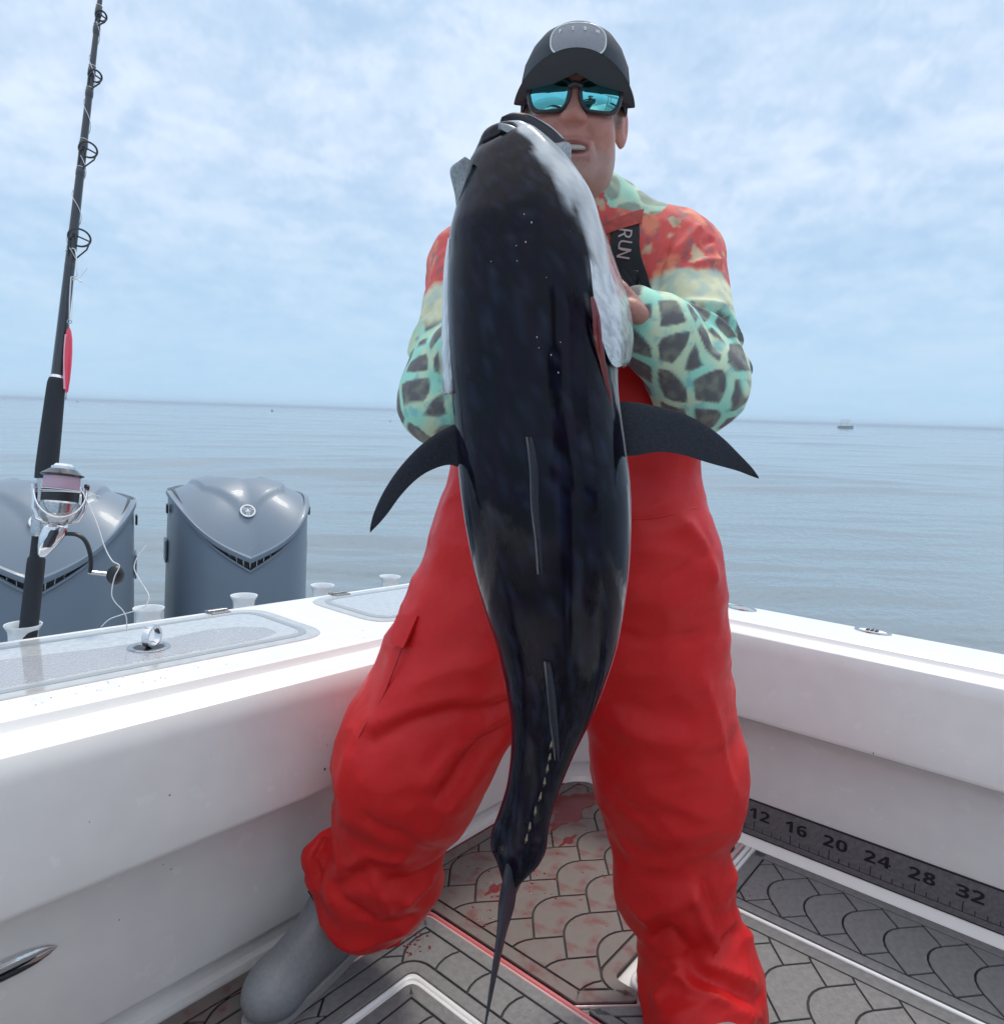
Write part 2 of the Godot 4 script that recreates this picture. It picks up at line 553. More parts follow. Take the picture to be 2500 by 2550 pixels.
func gutter(dk: Node3D, path: PackedVector2Array, r: float, m: Material, closed := false, n := 6) -> void:
	var pts := PackedVector2Array()
	if closed:
		pts = rounded(path, 0.03, 7)
		pts.append(pts[0])
	else:
		pts.append(path[0])
		for j in range(1, path.size() - 1):
			for k in 8:
				var t := k / 7.0
				var a := path[j] + (path[j - 1] - path[j]).normalized() * 0.03
				var b := path[j] + (path[j + 1] - path[j]).normalized() * 0.03
				pts.append(a.lerp(path[j], t).lerp(path[j].lerp(b, t), t))
		pts.append(path[path.size() - 1])
	var p3 := []
	for p in pts:
		p3.append(Vector3(p.x, -0.0035, p.y))
	var g := Geo.new()
	g.tube(p3, r, 10, true, 1.0, Vector3.UP)
	obj("gutter", g.mesh(60.0), m, dk)

func deck() -> void:
	var g := Geo.new()
	g.box(Vector3(-0.42, -0.10, -1.23), Vector3(2.06, -0.0125, 1.9), 0.001)
	var dk := obj("deck", g.mesh(), M.gel)
	tag(dk, "", "", "", "structure")
	# aft pad, in two legs round the first hatch
	pad(dk, PackedVector2Array([Vector2(-0.33, -1.192), Vector2(1.945, -1.192), Vector2(1.945, -0.632), Vector2(1.238, -0.630), Vector2(1.238, -0.575), Vector2(1.215, -0.562), Vector2(1.125, -0.652), Vector2(1.125, -1.082), Vector2(-0.33, -1.082)]), 0.030, Vector2(1.377, -0.8664), 0.018, M.eva_blood)
	# first hatch: a frame of tiles round an inner lid
	pad(dk, PackedVector2Array([Vector2(-0.1, -1.055), Vector2(1.0995, -1.055), Vector2(1.0995, 0.55), Vector2(-0.1, 0.55)]), 0.028, Vector2(1.085, -0.905), 0.022, M.eva, PackedVector2Array([Vector2(0.05, -0.952), Vector2(0.962, -0.952), Vector2(0.962, 0.40), Vector2(0.05, 0.40)]))
	g = Geo.new()
	g.prism(rounded(PackedVector2Array([Vector2(0.051, -0.951), Vector2(0.961, -0.951), Vector2(0.961, 0.399), Vector2(0.051, 0.399)]), 0.022, 6), -0.011, -0.0018, 0.0005)
	obj("hatch_rim", g.mesh(), M.gel, dk)
	pad(dk, PackedVector2Array([Vector2(0.08, -0.928), Vector2(0.937, -0.928), Vector2(0.937, 0.37), Vector2(0.08, 0.37)]), 0.028, Vector2(0.93, -0.82), 0.022, M.eva_b)
	for c in dk.get_children():
		if c.name.begins_with("pad") and c.get_index() == dk.get_child_count() - 1:
			c.position.y += 0.0022
	gutter(dk, PackedVector2Array([Vector2(-0.1, -1.0685), Vector2(1.1125, -1.0685), Vector2(1.1125, 0.5)]), 0.0065, M.gutter_blood)
	gutter(dk, PackedVector2Array([Vector2(-0.1, -1.060), Vector2(1.1045, -1.060), Vector2(1.1045, 0.5)]), 0.0042, M.gutter_pink)
	gutter(dk, PackedVector2Array([Vector2(0.055, 0.3), Vector2(0.055, -0.944), Vector2(0.954, -0.944), Vector2(0.954, 0.3)]), 0.0062, M.white)
	gutter(dk, PackedVector2Array([Vector2(0.066, 0.3), Vector2(0.066, -0.933), Vector2(0.943, -0.933), Vector2(0.943, 0.3)]), 0.0042, M.white)
	# second hatch, side pad and the narrow pad between the hatches
	pad(dk, PackedVector2Array([Vector2(1.272, -0.578), Vector2(1.640, -0.578), Vector2(1.640, 0.55), Vector2(1.272, 0.55)]), 0.036, Vector2(1.5308, -0.3729), 0.020, M.eva_b)
	pad(dk, PackedVector2Array([Vector2(1.662, -0.578), Vector2(1.950, -0.578), Vector2(1.950, 1.0), Vector2(1.662, 1.0)]), 0.030, Vector2(1.859, -0.4722), 0.004, M.eva)
	pad(dk, PackedVector2Array([Vector2(1.126, -0.636), Vector2(1.208, -0.552), Vector2(1.236, -0.540), Vector2(1.236, 0.55), Vector2(1.126, 0.55)]), 0.022, Vector2(1.20, -0.47), 0.012, M.eva)
	gutter(dk, PackedVector2Array([Vector2(1.951, -0.600), Vector2(1.249, -0.600), Vector2(1.249, 0.5)]), 0.0068, M.white)
	gutter(dk, PackedVector2Array([Vector2(1.64, -0.589), Vector2(1.261, -0.589), Vector2(1.261, 0.5)]), 0.0044, M.white)
	gutter(dk, PackedVector2Array([Vector2(1.951, -0.618), Vector2(1.70, -0.618)]), 0.0065, M.gutter_pink)
	gutter(dk, PackedVector2Array([Vector2(1.951, -0.585), Vector2(1.651, -0.585), Vector2(1.651, 0.9)]), 0.0062, M.white)
	gutter(dk, PackedVector2Array([Vector2(1.118, -0.651), Vector2(1.215, -0.553)]), 0.003, M.gutter_pink)
	# blood: drops and smears that dried on the tiles
	var rs := RandomNumberGenerator.new()
	rs.seed = 12
	g = Geo.new()
	for c in [[1.285, -1.0, 46, 0.035, 0.0028], [1.33, -0.965, 18, 0.05, 0.003], [1.20, -0.97, 22, 0.05, 0.0024], [1.02, -1.0, 22, 0.035, 0.0026], [1.55, -0.95, 30, 0.16, 0.003], [1.42, -0.78, 24, 0.14, 0.0024], [1.38, -1.05, 30, 0.12, 0.0026], [1.0, -1.02, 12, 0.05, 0.0028], [0.9, -0.86, 12, 0.05, 0.002], [1.76, -0.5, 8, 0.06, 0.0016], [1.6, -0.75, 16, 0.12, 0.003]]:
		for k in int(c[2]):
			var w := rs.randf() * TAU
			var d := sqrt(rs.randf()) * float(c[3])
			var s: float = float(c[4]) * rs.randf_range(0.3, 1.3)
			g.ball(Vector3(c[0] + cos(w) * d, 0.0014, c[1] + sin(w) * d), Vector3(s * rs.randf_range(0.7, 1.8), 0.0004, s), Basis(Vector3.UP, rs.randf() * TAU), 8, 4)
	# a pool in the far corner, and pink water along the foot of the transom
	var pool := PackedVector2Array()
	for k in 26:
		var w := TAU * k / 26.0
		var q := 0.085 * (1.0 + 0.28 * sin(3.0 * w + 0.6) + 0.16 * sin(7.0 * w))
		pool.append(Vector2(1.775 + cos(w) * q * 1.25, -1.095 + sin(w) * q * 0.75))
	g.prism(pool, 0.0, 0.0026, 0.001)
	for e in [[1.66, -1.06, 0.05, 0.016], [1.60, -0.99, 0.035, 0.012], [1.285, -1.0, 0.03, 0.012], [1.46, -1.10, 0.03, 0.01]]:
		var sm := PackedVector2Array()
		for k in 18:
			var w := TAU * k / 18.0
			var q := 1.0 + 0.35 * sin(4.0 * w + e[0] * 40.0) + 0.2 * sin(9.0 * w)
			sm.append(Vector2(e[0] + cos(w) * q * e[2], e[1] + sin(w) * q * e[3]))
		g.prism(sm, 0.0, 0.0018, 0.0004)
	g.tube([Vector3(1.15, 0.001, -1.1945), Vector3(1.9, 0.001, -1.1945)], 0.0028, 6)
	var bl := obj("blood_spatter", g.mesh(80.0), M.blood)
	tag(bl, "dark red blood drops and smears on the grey deck tiles behind the man", "blood", "", "stuff")

func transom_fittings() -> void:
	pass

func ruler() -> void:
	var r := thing("measuring_ruler", "dark grey fish measuring strip along the foot of the side wall", "ruler", Vector3(1.979, 0.02, -0.3))
	var g := Geo.new()
	# follows the wall from z = -0.9 forward; its face leans with the wall
	g.box(Vector3(1.9765, 0.022, -0.902), Vector3(1.984, 0.128, 1.0), 0.0008)
	obj("strip", g.mesh(), M.ruler, r)
	g = Geo.new()
	g.box(Vector3(1.9757, 0.125, -0.902), Vector3(1.98, 0.129, 1.0), 0.0004)
	obj("edge_line", g.mesh(), M.ink, r)
	g = Geo.new()
	g.box(Vector3(1.9757, 0.0215, -0.902), Vector3(1.98, 0.0245, 1.0), 0.0004)
	obj("edge_line", g.mesh(), M.ink, r)
	g = Geo.new()
	g.box(Vector3(1.9759, 0.0398, -0.902), Vector3(1.98, 0.0414, 1.0), 0.0003)
	obj("base_line", g.mesh(), M.ink, r)
	var tick := BoxMesh.new()
	tick.size = Vector3(0.003, 0.012, 0.0019)
	var tall := BoxMesh.new()
	tall.size = Vector3(0.003, 0.025, 0.0022)
	for k in range(1, 70):
		var big := k % 4 == 0
		var o := obj("tick", tall if big else tick, M.ink, r)
		o.position += Vector3(1.9774, 0.0414 + (0.0125 if big else 0.006), -0.9023 + k * 0.0254)
	var f := SystemFont.new()
	f.font_names = PackedStringArray(["Droid Sans"])
	f.font_weight = 700
	for k in range(4, 68, 4):
		var tm := TextMesh.new()
		tm.font = f
		tm.text = str(k)
		tm.font_size = 32
		tm.pixel_size = 0.00145
		tm.depth = 0.002
		tm.curve_step = 2.0
		var o := obj("numeral", tm, M.ink, r)
		# faces inboard, reads towards the bow; drawn wide and slanted as on the strip
		var bz := Basis(Vector3(0, 0, 1.22), Vector3(0, 0.92, 0.0), Vector3(-1, 0, 0))
		o.transform = Transform3D(bz, Vector3(1.9763, 0.0905, -0.9023 + k * 0.0254 + 0.012) - r.get_meta("base"))

# ---------------------------------------------------------------- outboard motors
const ZC := -3.02          # middle of a cowl, fore and aft
func cowl_edge(w: float) -> float:
	# height of the seam between the halves; w is 0 at the nose
	var t := pow(absf(sin(w)), 0.62) if absf(w) < PI * 0.5 else 1.0
	return 0.575 + 0.25 * (0.55 * t + 0.45 * t * t * t)

func cowl_gap(w: float) -> float:
	var t := pow(absf(sin(w)), 0.62) if absf(w) < PI * 0.5 else 1.0
	return 0.006 + 0.040 * pow(maxf(0.0, 1.0 - t / 0.8), 1.1)

func cowl_plan(w: float, s: float, xm: float) -> Vector3:
	var cx := sin(w)
	var cz := cos(w)
	var e := 0.62
	var x := signf(cx) * pow(absf(cx), e) * 0.305 * s
	var z := signf(cz) * pow(absf(cz), 0.9) * 0.41 * s
	return Vector3(xm + x, 0, ZC + z)

func motors() -> void:
	var xm := 1.52
	var o := thing("outboard_motor", "blue-grey outboard motor clear of the rod, nearest the man's leg", "outboard motor", Vector3(xm, -0.3, ZC), "outboard motors on the transom")
	var n := 144
	# lower cowl
	var g := Geo.new()
	var rings := []
	for e in [[-0.75, 0.42, 0.0], [-0.45, 0.5, 0.0], [-0.30, 0.80, 0.0], [-0.12, 0.96, 0.0], [0.12, 1.0, 0.0], [0.35, 0.995, 0.0], [0.0, 0.975, 1.0], [0.006, 0.965, 1.0], [0.002, 0.94, 1.0], [-0.06, 0.9, 1.0]]:
		var ring := PackedVector3Array()
		for j in n:
			var w := TAU * j / n
			if w > PI:
				w -= TAU
			var p := cowl_plan(w, e[1], xm)
			var gap := cowl_gap(w)
			p.y = e[0] + (cowl_edge(w) - gap if e[2] > 0.5 else 0.0)
			ring.append(p)
		rings.append(ring)
	g.loft(rings, true, true, false)
	obj("lower_cowl", g.mesh(40.0), M.cowl, o)
	# top cowl: slopes down to the nose; a raised panel and a scoop on it
	g = Geo.new()
	rings = []
	for k in 40:
		var s: float = [1.0, 1.004, 1.0][k] if k < 3 else 1.0 - (k - 2) / 38.0
		var ring := PackedVector3Array()
		for j in n:
			var w := TAU * j / n
			if w > PI:
				w -= TAU
			var sh := 1.0 - s
			var p := cowl_plan(w, maxf(s, 0.004), xm)
			p.z -= 0.10 * sh * maxf(0.0, cos(w)) * 0.0
			var e0 := cowl_edge(w)
			var top := 0.905
			var y := lerpf(e0, top, 1.0 - pow(s, 2.3))
			if k < 3:
				y = e0 + [-0.008, 0.0, 0.012][k]
			else:
				y = maxf(y, e0 + 0.012)
				# raised panel: its outline is a smaller nose
				var lx := (p.x - xm) / 0.215
				var lz := (p.z - ZC) / 0.33
				var inside := 1.0 - maxf(absf(lx) + 0.32 * maxf(0.0, lz), absf(lx) * 0.5 + absf(lz + 0.05))
				y += 0.014 * smoothstep(0.0, 0.10, inside)
				var sx := (p.x - xm) / 0.115
				var sz := (p.z - ZC + 0.06) / 0.17
				var scoop := 1.0 - maxf(absf(sx), absf(sx) * 0.35 + sz)
				y -= 0.016 * smoothstep(0.0, 0.16, scoop) * (1.0 if sz < 1.0 else 0.0)
				# side flutes at the crown
				y -= 0.02 * smoothstep(0.62, 1.0, absf(p.x - xm) / 0.27) * smoothstep(0.0, -0.2, p.z - ZC)
			p.y = y
			ring.append(p)
		rings.append(ring)
	g.loft(rings, true, false, true)
	var top := obj("top_cowl", g.mesh(24.0), M.cowl, o)
	# dark intake under the nose, with light ribs across it
	g = Geo.new()
	rings = []
	for e in [[-0.09, 0.93], [0.02, 0.93]]:
		var ring := PackedVector3Array()
		for j in n:
			var w := TAU * j / n
			if w > PI:
				w -= TAU
			var p := cowl_plan(w, e[1], xm)
			p.y = cowl_edge(w) + e[0]
			ring.append(p)
		rings.append(ring)
	g.loft(rings)
	var gr := obj("intake", g.mesh(), M.dark, o)
	for k in range(-3, 4):
		var w := signf(k) * asin(pow(absf(k) * 0.095, 1.0 / 0.62))
		var p := cowl_plan(w, 0.955, xm)
		p.y = cowl_edge(w)
		g = Geo.new()
		g.tube([p + Vector3(0, -0.043 + 0.006 * absf(k), 0), p + Vector3(0, 0.006, 0.0)], 0.0028, 6)
		obj("rib", g.mesh(), M.steel, gr)
	# pale lip round the lower edge of the intake
	g = Geo.new()
	var lip := []
	for k in 41:
		var w := lerpf(-1.2, 1.2, k / 40.0)
		var p := cowl_plan(w, 0.985, xm)
		p.y = cowl_edge(w) - cowl_gap(w)
		lip.append(p)
	g.tube(lip, 0.0045, 8)
	obj("lip", g.mesh(50.0), M.cowl, o)
	# badge: three crossed tuning forks in a ring
	var bp := Vector3(xm, 0.0, ZC + 0.285)
	bp.y = 0.905 - (0.905 - 0.575) * pow(0.285 / 0.41, 2.3) + 0.013
	var nrm := Vector3(0, 0.62, 0.78).normalized()
	var bx := Vector3.RIGHT
	var by := nrm.cross(bx)
	bp += nrm * 0.006
	g = Geo.new()
	g.torus(bp, nrm, 0.029, 0.0036, 32, 8, 0.6)
	var badge := obj("badge", g.mesh(60.0), M.white, top)
	g = Geo.new()
	g.lathe(bp - nrm * 0.012, nrm, [[0.028, 0.0], [0.028, 0.0115], [0.0, 0.0115]], 28)
	obj("badge_field", g.mesh(), M.cowl, badge)
	for k in 3:
		var w := TAU * k / 3.0 + PI * 0.5
		var d := bx * cos(w) + by * -sin(w)
		var s := bx * sin(w) + by * cos(w)
		g = Geo.new()
		g.tube([bp - d * 0.013, bp + d * 0.004], 0.0019, 6)
		for q in [-1.0, 1.0]:
			g.tube([bp + d * 0.003, bp + d * 0.006 + s * 0.0042 * q, bp + d * 0.025 + s * 0.0042 * q], 0.0016, 6)
		obj("fork", g.mesh(), M.white, badge)
	# latch tabs at the sides of the seam
	for q in [-1.0, 1.0]:
		var p := cowl_plan(1.42 * q, 1.01, xm)
		g = Geo.new()
		g.box(Vector3(p.x - 0.004, 0.745, p.z - 0.02), Vector3(p.x + 0.004, 0.785, p.z + 0.04), 0.003)
		obj("latch", g.mesh(), M.dark, o)
		g = Geo.new()
		g.box(Vector3(p.x - 0.004, 0.52, p.z - 0.14), Vector3(p.x + 0.004, 0.62, p.z + 0.0), 0.003)
		obj("side_plate", g.mesh(), M.cowl, o)
	# both are steered a little to port
	o.transform = BOAT * Transform3D(Basis(Vector3.UP, -0.38), Vector3(1.70, -0.3, ZC + 0.03))
	var c: Node3D = o.duplicate()
	c.name = "outboard_motor_001"
	add_child(c, true)
	c.transform = BOAT * Transform3D(Basis(Vector3.UP, -0.38), Vector3(0.935, -0.325, ZC - 0.03))
	tag(c, "blue-grey outboard motor right behind the fishing rod and reel", "outboard motor", "outboard motors on the transom")

# ---------------------------------------------------------------- rod, reel, lure, loose line
func rod() -> void:
	var b := Vector3(0.4715, 0.6538, -1.651)
	var tip := Vector3(0.6556, 2.084, -1.805)
	var dir := (tip - b).normalized()
	var at := func(v: float) -> Vector3:
		# a place on the rod's axis, by its share of the way from the butt
		return b + dir * ((1575.0 - v) / 1595.0) * b.distance_to(tip)
	var r := thing("fishing_rod", "black spinning rod with silver reel standing in a transom holder", "fishing rod", b)
	var view: Vector3 = (Vector3(0, 1.085, 0) - at.call(1200.0)).normalized()
	var right: Vector3 = dir.cross(view).normalized()
	if right.dot(Vector3(0.63, 0, 0.77)) < 0.0:
		right = -right
	var toward := right.cross(dir).normalized()
	if toward.dot(view) < 0.0:
		toward = -toward
	var g := Geo.new()
	var end := b + dir * (b.distance_to(tip) * 1.18)
	g.tube([at.call(1000.0), at.call(500.0), at.call(0.0), end], [0.0125, 0.0088, 0.0052, 0.0042], 14)
	var blank := obj("blank", g.mesh(60.0), M.blank, r)
	g = Geo.new()
	g.tube([at.call(1215.0), at.call(1190.0), at.call(1100.0), at.call(1000.0), at.call(985.0), at.call(975.0), at.call(972.0)], [0.0205, 0.0212, 0.0200, 0.0178, 0.0172, 0.0155, 0.012], 18)
	obj("foregrip", g.mesh(45.0), M.foam, r)
	g = Geo.new()
	g.tube([at.call(1590.0), at.call(1480.0), at.call(1415.0), at.call(1404.0), at.call(1398.0), at.call(1300.0)], [0.0175, 0.0172, 0.0170, 0.0165, 0.0132, 0.0130], 18)
	obj("butt_grip", g.mesh(45.0), M.foam, r)
	g = Geo.new()
	g.tube([at.call(973.0), at.call(966.0)], [0.0150, 0.0135], 16)
	obj("winding_ring", g.mesh(), M.chrome, r)
	g = Geo.new()
	g.tube([at.call(1352.0), at.call(1340.0), at.call(1300.0), at.call(1290.0), at.call(1215.0)], [0.0145, 0.0172, 0.0175, 0.0150, 0.0150], 18)
	obj("reel_seat", g.mesh(40.0), M.steel, r)
	# dark wraps with a pale thread at each end, and the guides
	for s in [[47.0, 14.0, 76.0], [207.0, 17.0, 245.0], [400.0, 23.0, 452.0], [625.0, 28.0, 690.0]]:
		var c: Vector3 = at.call(s[0])
		var d := 1.52
		var rad: float = s[1] * d / 2000.0
		for q in [[s[0] - 28.0, s[0] + 2.0], [s[2] - 8.0, s[2] + 20.0]]:
			g = Geo.new()
			var r0: float = 0.0052 + 0.0000045 * float(q[0]) + 0.0022
			g.tube([at.call(q[0]), at.call(lerpf(q[0], q[1], 0.3)), at.call(lerpf(q[0], q[1], 0.7)), at.call(q[1])], [r0 * 0.8, r0, r0, r0 * 0.8], 12)
			var wrap := obj("wrap", g.mesh(50.0), M.blank, r)
			g = Geo.new()
			g.torus(at.call(q[0]), dir, r0 * 0.86, 0.0007, 16, 6)
			obj("thread", g.mesh(60.0), M.line, wrap)
		g = Geo.new()
		var axis := (dir * 0.80 - toward * 0.60).normalized()
		var cc := c + right * rad * 0.55 + toward * rad * 0.75
		g.torus(cc, axis, rad, 0.0022, 26, 7)
		var low: Vector3 = at.call(s[2])
		g.tube([cc + right * rad * 0.98, cc + right * rad * 0.75 - dir * rad * 1.1 + toward * rad * 0.1, low + toward * 0.006], 0.0018, 6)
		g.tube([cc - right * rad * 0.9, cc - right * rad * 0.85 - dir * rad * 1.2, low - right * 0.004], 0.0018, 6)
		g.tube([cc + right * rad * 0.9 - toward * rad * 0.3, c + dir * 0.01], 0.0018, 6)
		obj("guide", g.mesh(50.0), M.steel if s[1] > 40.0 else M.frame, r)
	# line wound loosely round the blank
	g = Geo.new()
	var lp := []
	for k in 120:
		var v := lerpf(690.0, 20.0, k / 119.0)
		var w := k * 0.30
		var rr := 0.0125 - 0.0055 * (k / 119.0)
		lp.append(at.call(v) + (right * cos(w) + toward * sin(w)) * rr)
	g.tube(lp, 0.0008, 5)
	obj("wound_line", g.mesh(60.0), M.line, r)
	# ---- reel
	var cl := Vector3(0.5139, 0.9551, -1.599)
	var up := dir
	g = Geo.new()
	g.lathe(cl - up * 0.068, up, [[0.010, 0.0], [0.025, 0.005], [0.0325, 0.014], [0.036, 0.025], [0.0365, 0.044], [0.034, 0.048], [0.0, 0.048]], 36)
	var reel := obj("reel", g.mesh(30.0), M.steel, r)
	g = Geo.new()
	g.lathe(cl, up, [[0.0335, -0.024], [0.0340, -0.022], [0.0340, 0.002], [0.031, 0.004], [0.0, 0.004]], 32)
	obj("spool_skirt", g.mesh(), M.dark, reel)
	g = Geo.new()
	var pf := []
	pf.append([0.029, 0.002])
	for k in 16:
		pf.append([0.0325 + (0.0007 if k % 2 else 0.0), 0.005 + k * 0.0018])
	pf.append([0.029, 0.036])
	g.lathe(cl, up, pf, 32)
	obj("spooled_line", g.mesh(70.0), M.braid, reel)
	g = Geo.new()
	g.lathe(cl, up, [[0.030, 0.030], [0.0385, 0.034], [0.0395, 0.036], [0.034, 0.040], [0.026, 0.047], [0.0, 0.047]], 36)
	obj("spool_lip", g.mesh(40.0), M.blank, reel)
	g = Geo.new()
	g.lathe(cl, up, [[0.0215, 0.045], [0.0215, 0.053], [0.017, 0.058], [0.0, 0.058]], 10)
	obj("drag_knob", g.mesh(25.0), M.chrome, reel)
	g = Geo.new()
	for q in [0.0, 0.003, -0.002]:
		g.torus(cl + up * (0.001 + q), (up + right * (q * 15.0 - 0.03)).normalized(), 0.0355, 0.0008, 32, 5)
	g.tube([cl + right * 0.035, cl + right * 0.05 + up * 0.003, cl + right * 0.072 - up * 0.002], 0.0007, 5)
	obj("slack_turns", g.mesh(70.0), M.line, reel)
	g = Geo.new()
	# rotor arms and bail
	for q in [-1.0, 1.0]:
		g.tube([cl - up * 0.064 + right * 0.012 * q, cl - up * 0.056 + right * 0.034 * q, cl - up * 0.036 + right * 0.043 * q, cl - up * 0.01 + right * 0.044 * q, cl + up * 0.012 + right * (0.041 if q > 0.0 else 0.047) * q], [0.007, 0.0065, 0.0055, 0.0055, 0.0065], 10)
	obj("rotor_arm", g.mesh(50.0), M.chrome, reel)
	g = Geo.new()
	var bail := []
	for k in 15:
		var w := PI * k / 14.0
		bail.append(cl + right * cos(w) * 0.046 + toward * sin(w) * 0.043 - up * (0.060 * sin(w) - 0.006))
	g.tube(bail, 0.0022, 8)
	obj("bail", g.mesh(50.0), M.chrome, reel)
	g = Geo.new()
	g.lathe(cl + right * 0.044 + up * 0.014, right, [[0.006, -0.004], [0.008, 0.0], [0.006, 0.006], [0.0, 0.007]], 14)
	obj("line_roller", g.mesh(), M.blank, reel)
	# gear box, foot and stem
	g = Geo.new()
	var gb := []
	for e in [[-0.064, 0.018, 0.014], [-0.074, 0.0225, 0.020], [-0.094, 0.022, 0.020], [-0.114, 0.016, 0.016], [-0.131, 0.009, 0.010], [-0.136, 0.004, 0.005]]:
		var ring := PackedVector3Array()
		for j in 16:
			var w := TAU * j / 16.0
			ring.append(cl + up * e[0] + right * (0.002 + 0.30 * (e[0] + 0.064)) + right * signf(cos(w)) * pow(absf(cos(w)), 0.6) * e[1] + toward * signf(sin(w)) * pow(absf(sin(w)), 0.6) * e[2])
		gb.append(ring)
	g.loft(gb)
	obj("gear_box", g.mesh(30.0), M.chrome, reel)
	g = Geo.new()
	gb = []
	for e in [[-0.080, 0.010], [-0.086, 0.012], [-0.108, 0.010], [-0.116, 0.007]]:
		var ring := PackedVector3Array()
		for j in 12:
			var w := TAU * j / 12.0
			ring.append(cl + up * e[0] + right * (0.002 + 0.30 * (e[0] + 0.064)) + right * cos(w) * e[1] + toward * (0.0135 + sin(w) * 0.009))
		gb.append(ring)
	g.loft(gb)
	obj("side_plate", g.mesh(40.0), M.blank, reel)
	g = Geo.new()
	var seat: Vector3 = at.call(1320.0)
	g.tube([cl - up * 0.084, cl - up * 0.082 - right * 0.016, seat + right * 0.014 + up * 0.012, seat + right * 0.012 - up * 0.012], [0.012, 0.010, 0.008, 0.007], 10)
	obj("stem", g.mesh(50.0), M.chrome, reel)
	g = Geo.new()
	var hs := cl - up * 0.086
	g.tube(curve([hs + right * 0.014 + toward * 0.004, hs + right * 0.036 + toward * 0.010, hs + right * 0.053 - up * 0.013 + toward * 0.013, hs + right * 0.065 - up * 0.045 + toward * 0.015, hs + right * 0.067 - up * 0.078 + toward * 0.015], 4), 0.0062, 10, true, 0.7)
	obj("handle_arm", g.mesh(50.0), M.dark, reel)
	g = Geo.new()
	var kn := hs + right * 0.067 - up * 0.076 + toward * 0.015
	g.tube([kn - right * 0.004, kn + right * 0.030 - up * 0.003], 0.0045, 10)
	obj("knob_shaft", g.mesh(), M.steel, reel)
	g = Geo.new()
	g.ball(kn + right * 0.046 - up * 0.004, Vector3(0.0175, 0.0215, 0.0175))
	obj("handle_knob", g.mesh(60.0), M.dark, reel)
	# ---- lure hung from the lowest guide
	var knot := Vector3(0.5682, 1.416, -1.713)
	var eye := Vector3(0.5627, 1.322, -1.704)
	var lb := Vector3(0.5528, 1.158, -1.69)
	var lu := thing("fishing_lure", "slim pink jig hanging beside the rod from the lowest guide", "lure", lb)
	g = Geo.new()
	var body := []
	var ld := (lb - eye)
	for e in [[0.10, 0.0015], [0.15, 0.0048], [0.25, 0.0072], [0.42, 0.0082], [0.60, 0.0077], [0.8, 0.0058], [0.94, 0.0035], [0.97, 0.001]]:
		body.append([eye + ld * e[0], e[1]])
	var bp := []
	var br := []
	for e in body:
		bp.append(e[0]); br.append(e[1])
	g.tube(bp, br, 14, true, 0.62, toward)
	obj("body", g.mesh(60.0), M.lure, lu)
	g = Geo.new()
	var sp := []
	for e in [0.2, 0.35, 0.5, 0.65, 0.8, 0.92]:
		sp.append(eye + ld * e - right * (0.0066 - 0.003 * absf(e - 0.45) * 2.0) + toward * 0.0006)
	g.tube(sp, 0.0026, 8)
	obj("pale_edge", g.mesh(60.0), M.lure_pale, lu)
	g = Geo.new()
	g.torus(eye + ld * 0.02, toward, 0.0042, 0.0009, 16, 6)
	g.torus(eye + ld * 0.075, right, 0.0036, 0.0009, 16, 6)
	obj("split_ring", g.mesh(60.0), M.steel, lu)
	g = Geo.new()
	g.tube([lb + ld * -0.04, lb + ld * 0.03], 0.0012, 6)
	g.ball(lb + ld * 0.04, Vector3.ONE * 0.0022)
	obj("tail_eye", g.mesh(60.0), M.steel, lu)
	g = Geo.new()
	g.tube([knot, eye.lerp(knot, 0.5) - right * 0.001, eye], 0.0013, 6)
	g.tube([knot + right * 0.005, eye + right * 0.004], 0.0006, 5)
	g.tube(curve([at.call(662.0) - right * 0.012 + toward * 0.006, at.call(655.0) + right * 0.006 + toward * 0.012, Vector3(0.5765, 1.433, -1.705), Vector3(0.5761, 1.419, -1.703), knot], 5), 0.0012, 6)
	g.tube([Vector3(0.5703, 1.41, -1.709), Vector3(0.5749, 1.414, -1.704), Vector3(0.5773, 1.411, -1.698), Vector3(0.5807, 1.406, -1.691)], 0.0017, 6)
	g.tube([Vector3(0.5748, 1.412, -1.704), Vector3(0.581, 1.418, -1.693), Vector3(0.587, 1.435, -1.676)], 0.0005, 5)
	g.tube([Vector3(0.5781, 1.41, -1.7), Vector3(0.5872, 1.401, -1.683), Vector3(0.5947, 1.392, -1.661)], 0.0005, 5)
	obj("leader", g.mesh(60.0), M.line, lu)
	# ---- slack line from the reel down to the transom
	g = Geo.new()
	g.tube(curve([Vector3(0.5376, 0.967, -1.564), Vector3(0.5468, 0.9382, -1.549), Vector3(0.5563, 0.8947, -1.524), Vector3(0.5629, 0.8496, -1.502), Vector3(0.5696, 0.8235, -1.482), Vector3(0.5766, 0.8148, -1.464), Vector3(0.5697, 0.7906, -1.47), Vector3(0.566, 0.7573, -1.473), Vector3(0.5735, 0.7378, -1.474), Vector3(0.5871, 0.7197, -1.471), Vector3(0.5956, 0.701, -1.474), Vector3(0.6054, 0.6671, -1.497)], 6), 0.0011, 6)
	g.tube(curve([Vector3(0.6835, 0.8336, -1.59), Vector3(0.667, 0.8125, -1.591), Vector3(0.6557, 0.7868, -1.586), Vector3(0.657, 0.7644, -1.566), Vector3(0.6621, 0.7428, -1.54), Vector3(0.6618, 0.7288, -1.523), Vector3(0.6519, 0.7124, -1.517), Vector3(0.6328, 0.7023, -1.524), Vector3(0.608, 0.6935, -1.537), Vector3(0.5883, 0.6854, -1.544), Vector3(0.575, 0.6695, -1.55)], 6), 0.0011, 6)
	var ln := obj("fishing_line", g.mesh(60.0), M.line)
	tag(ln, "pale slack line looping from the reel down to the transom", "fishing line")

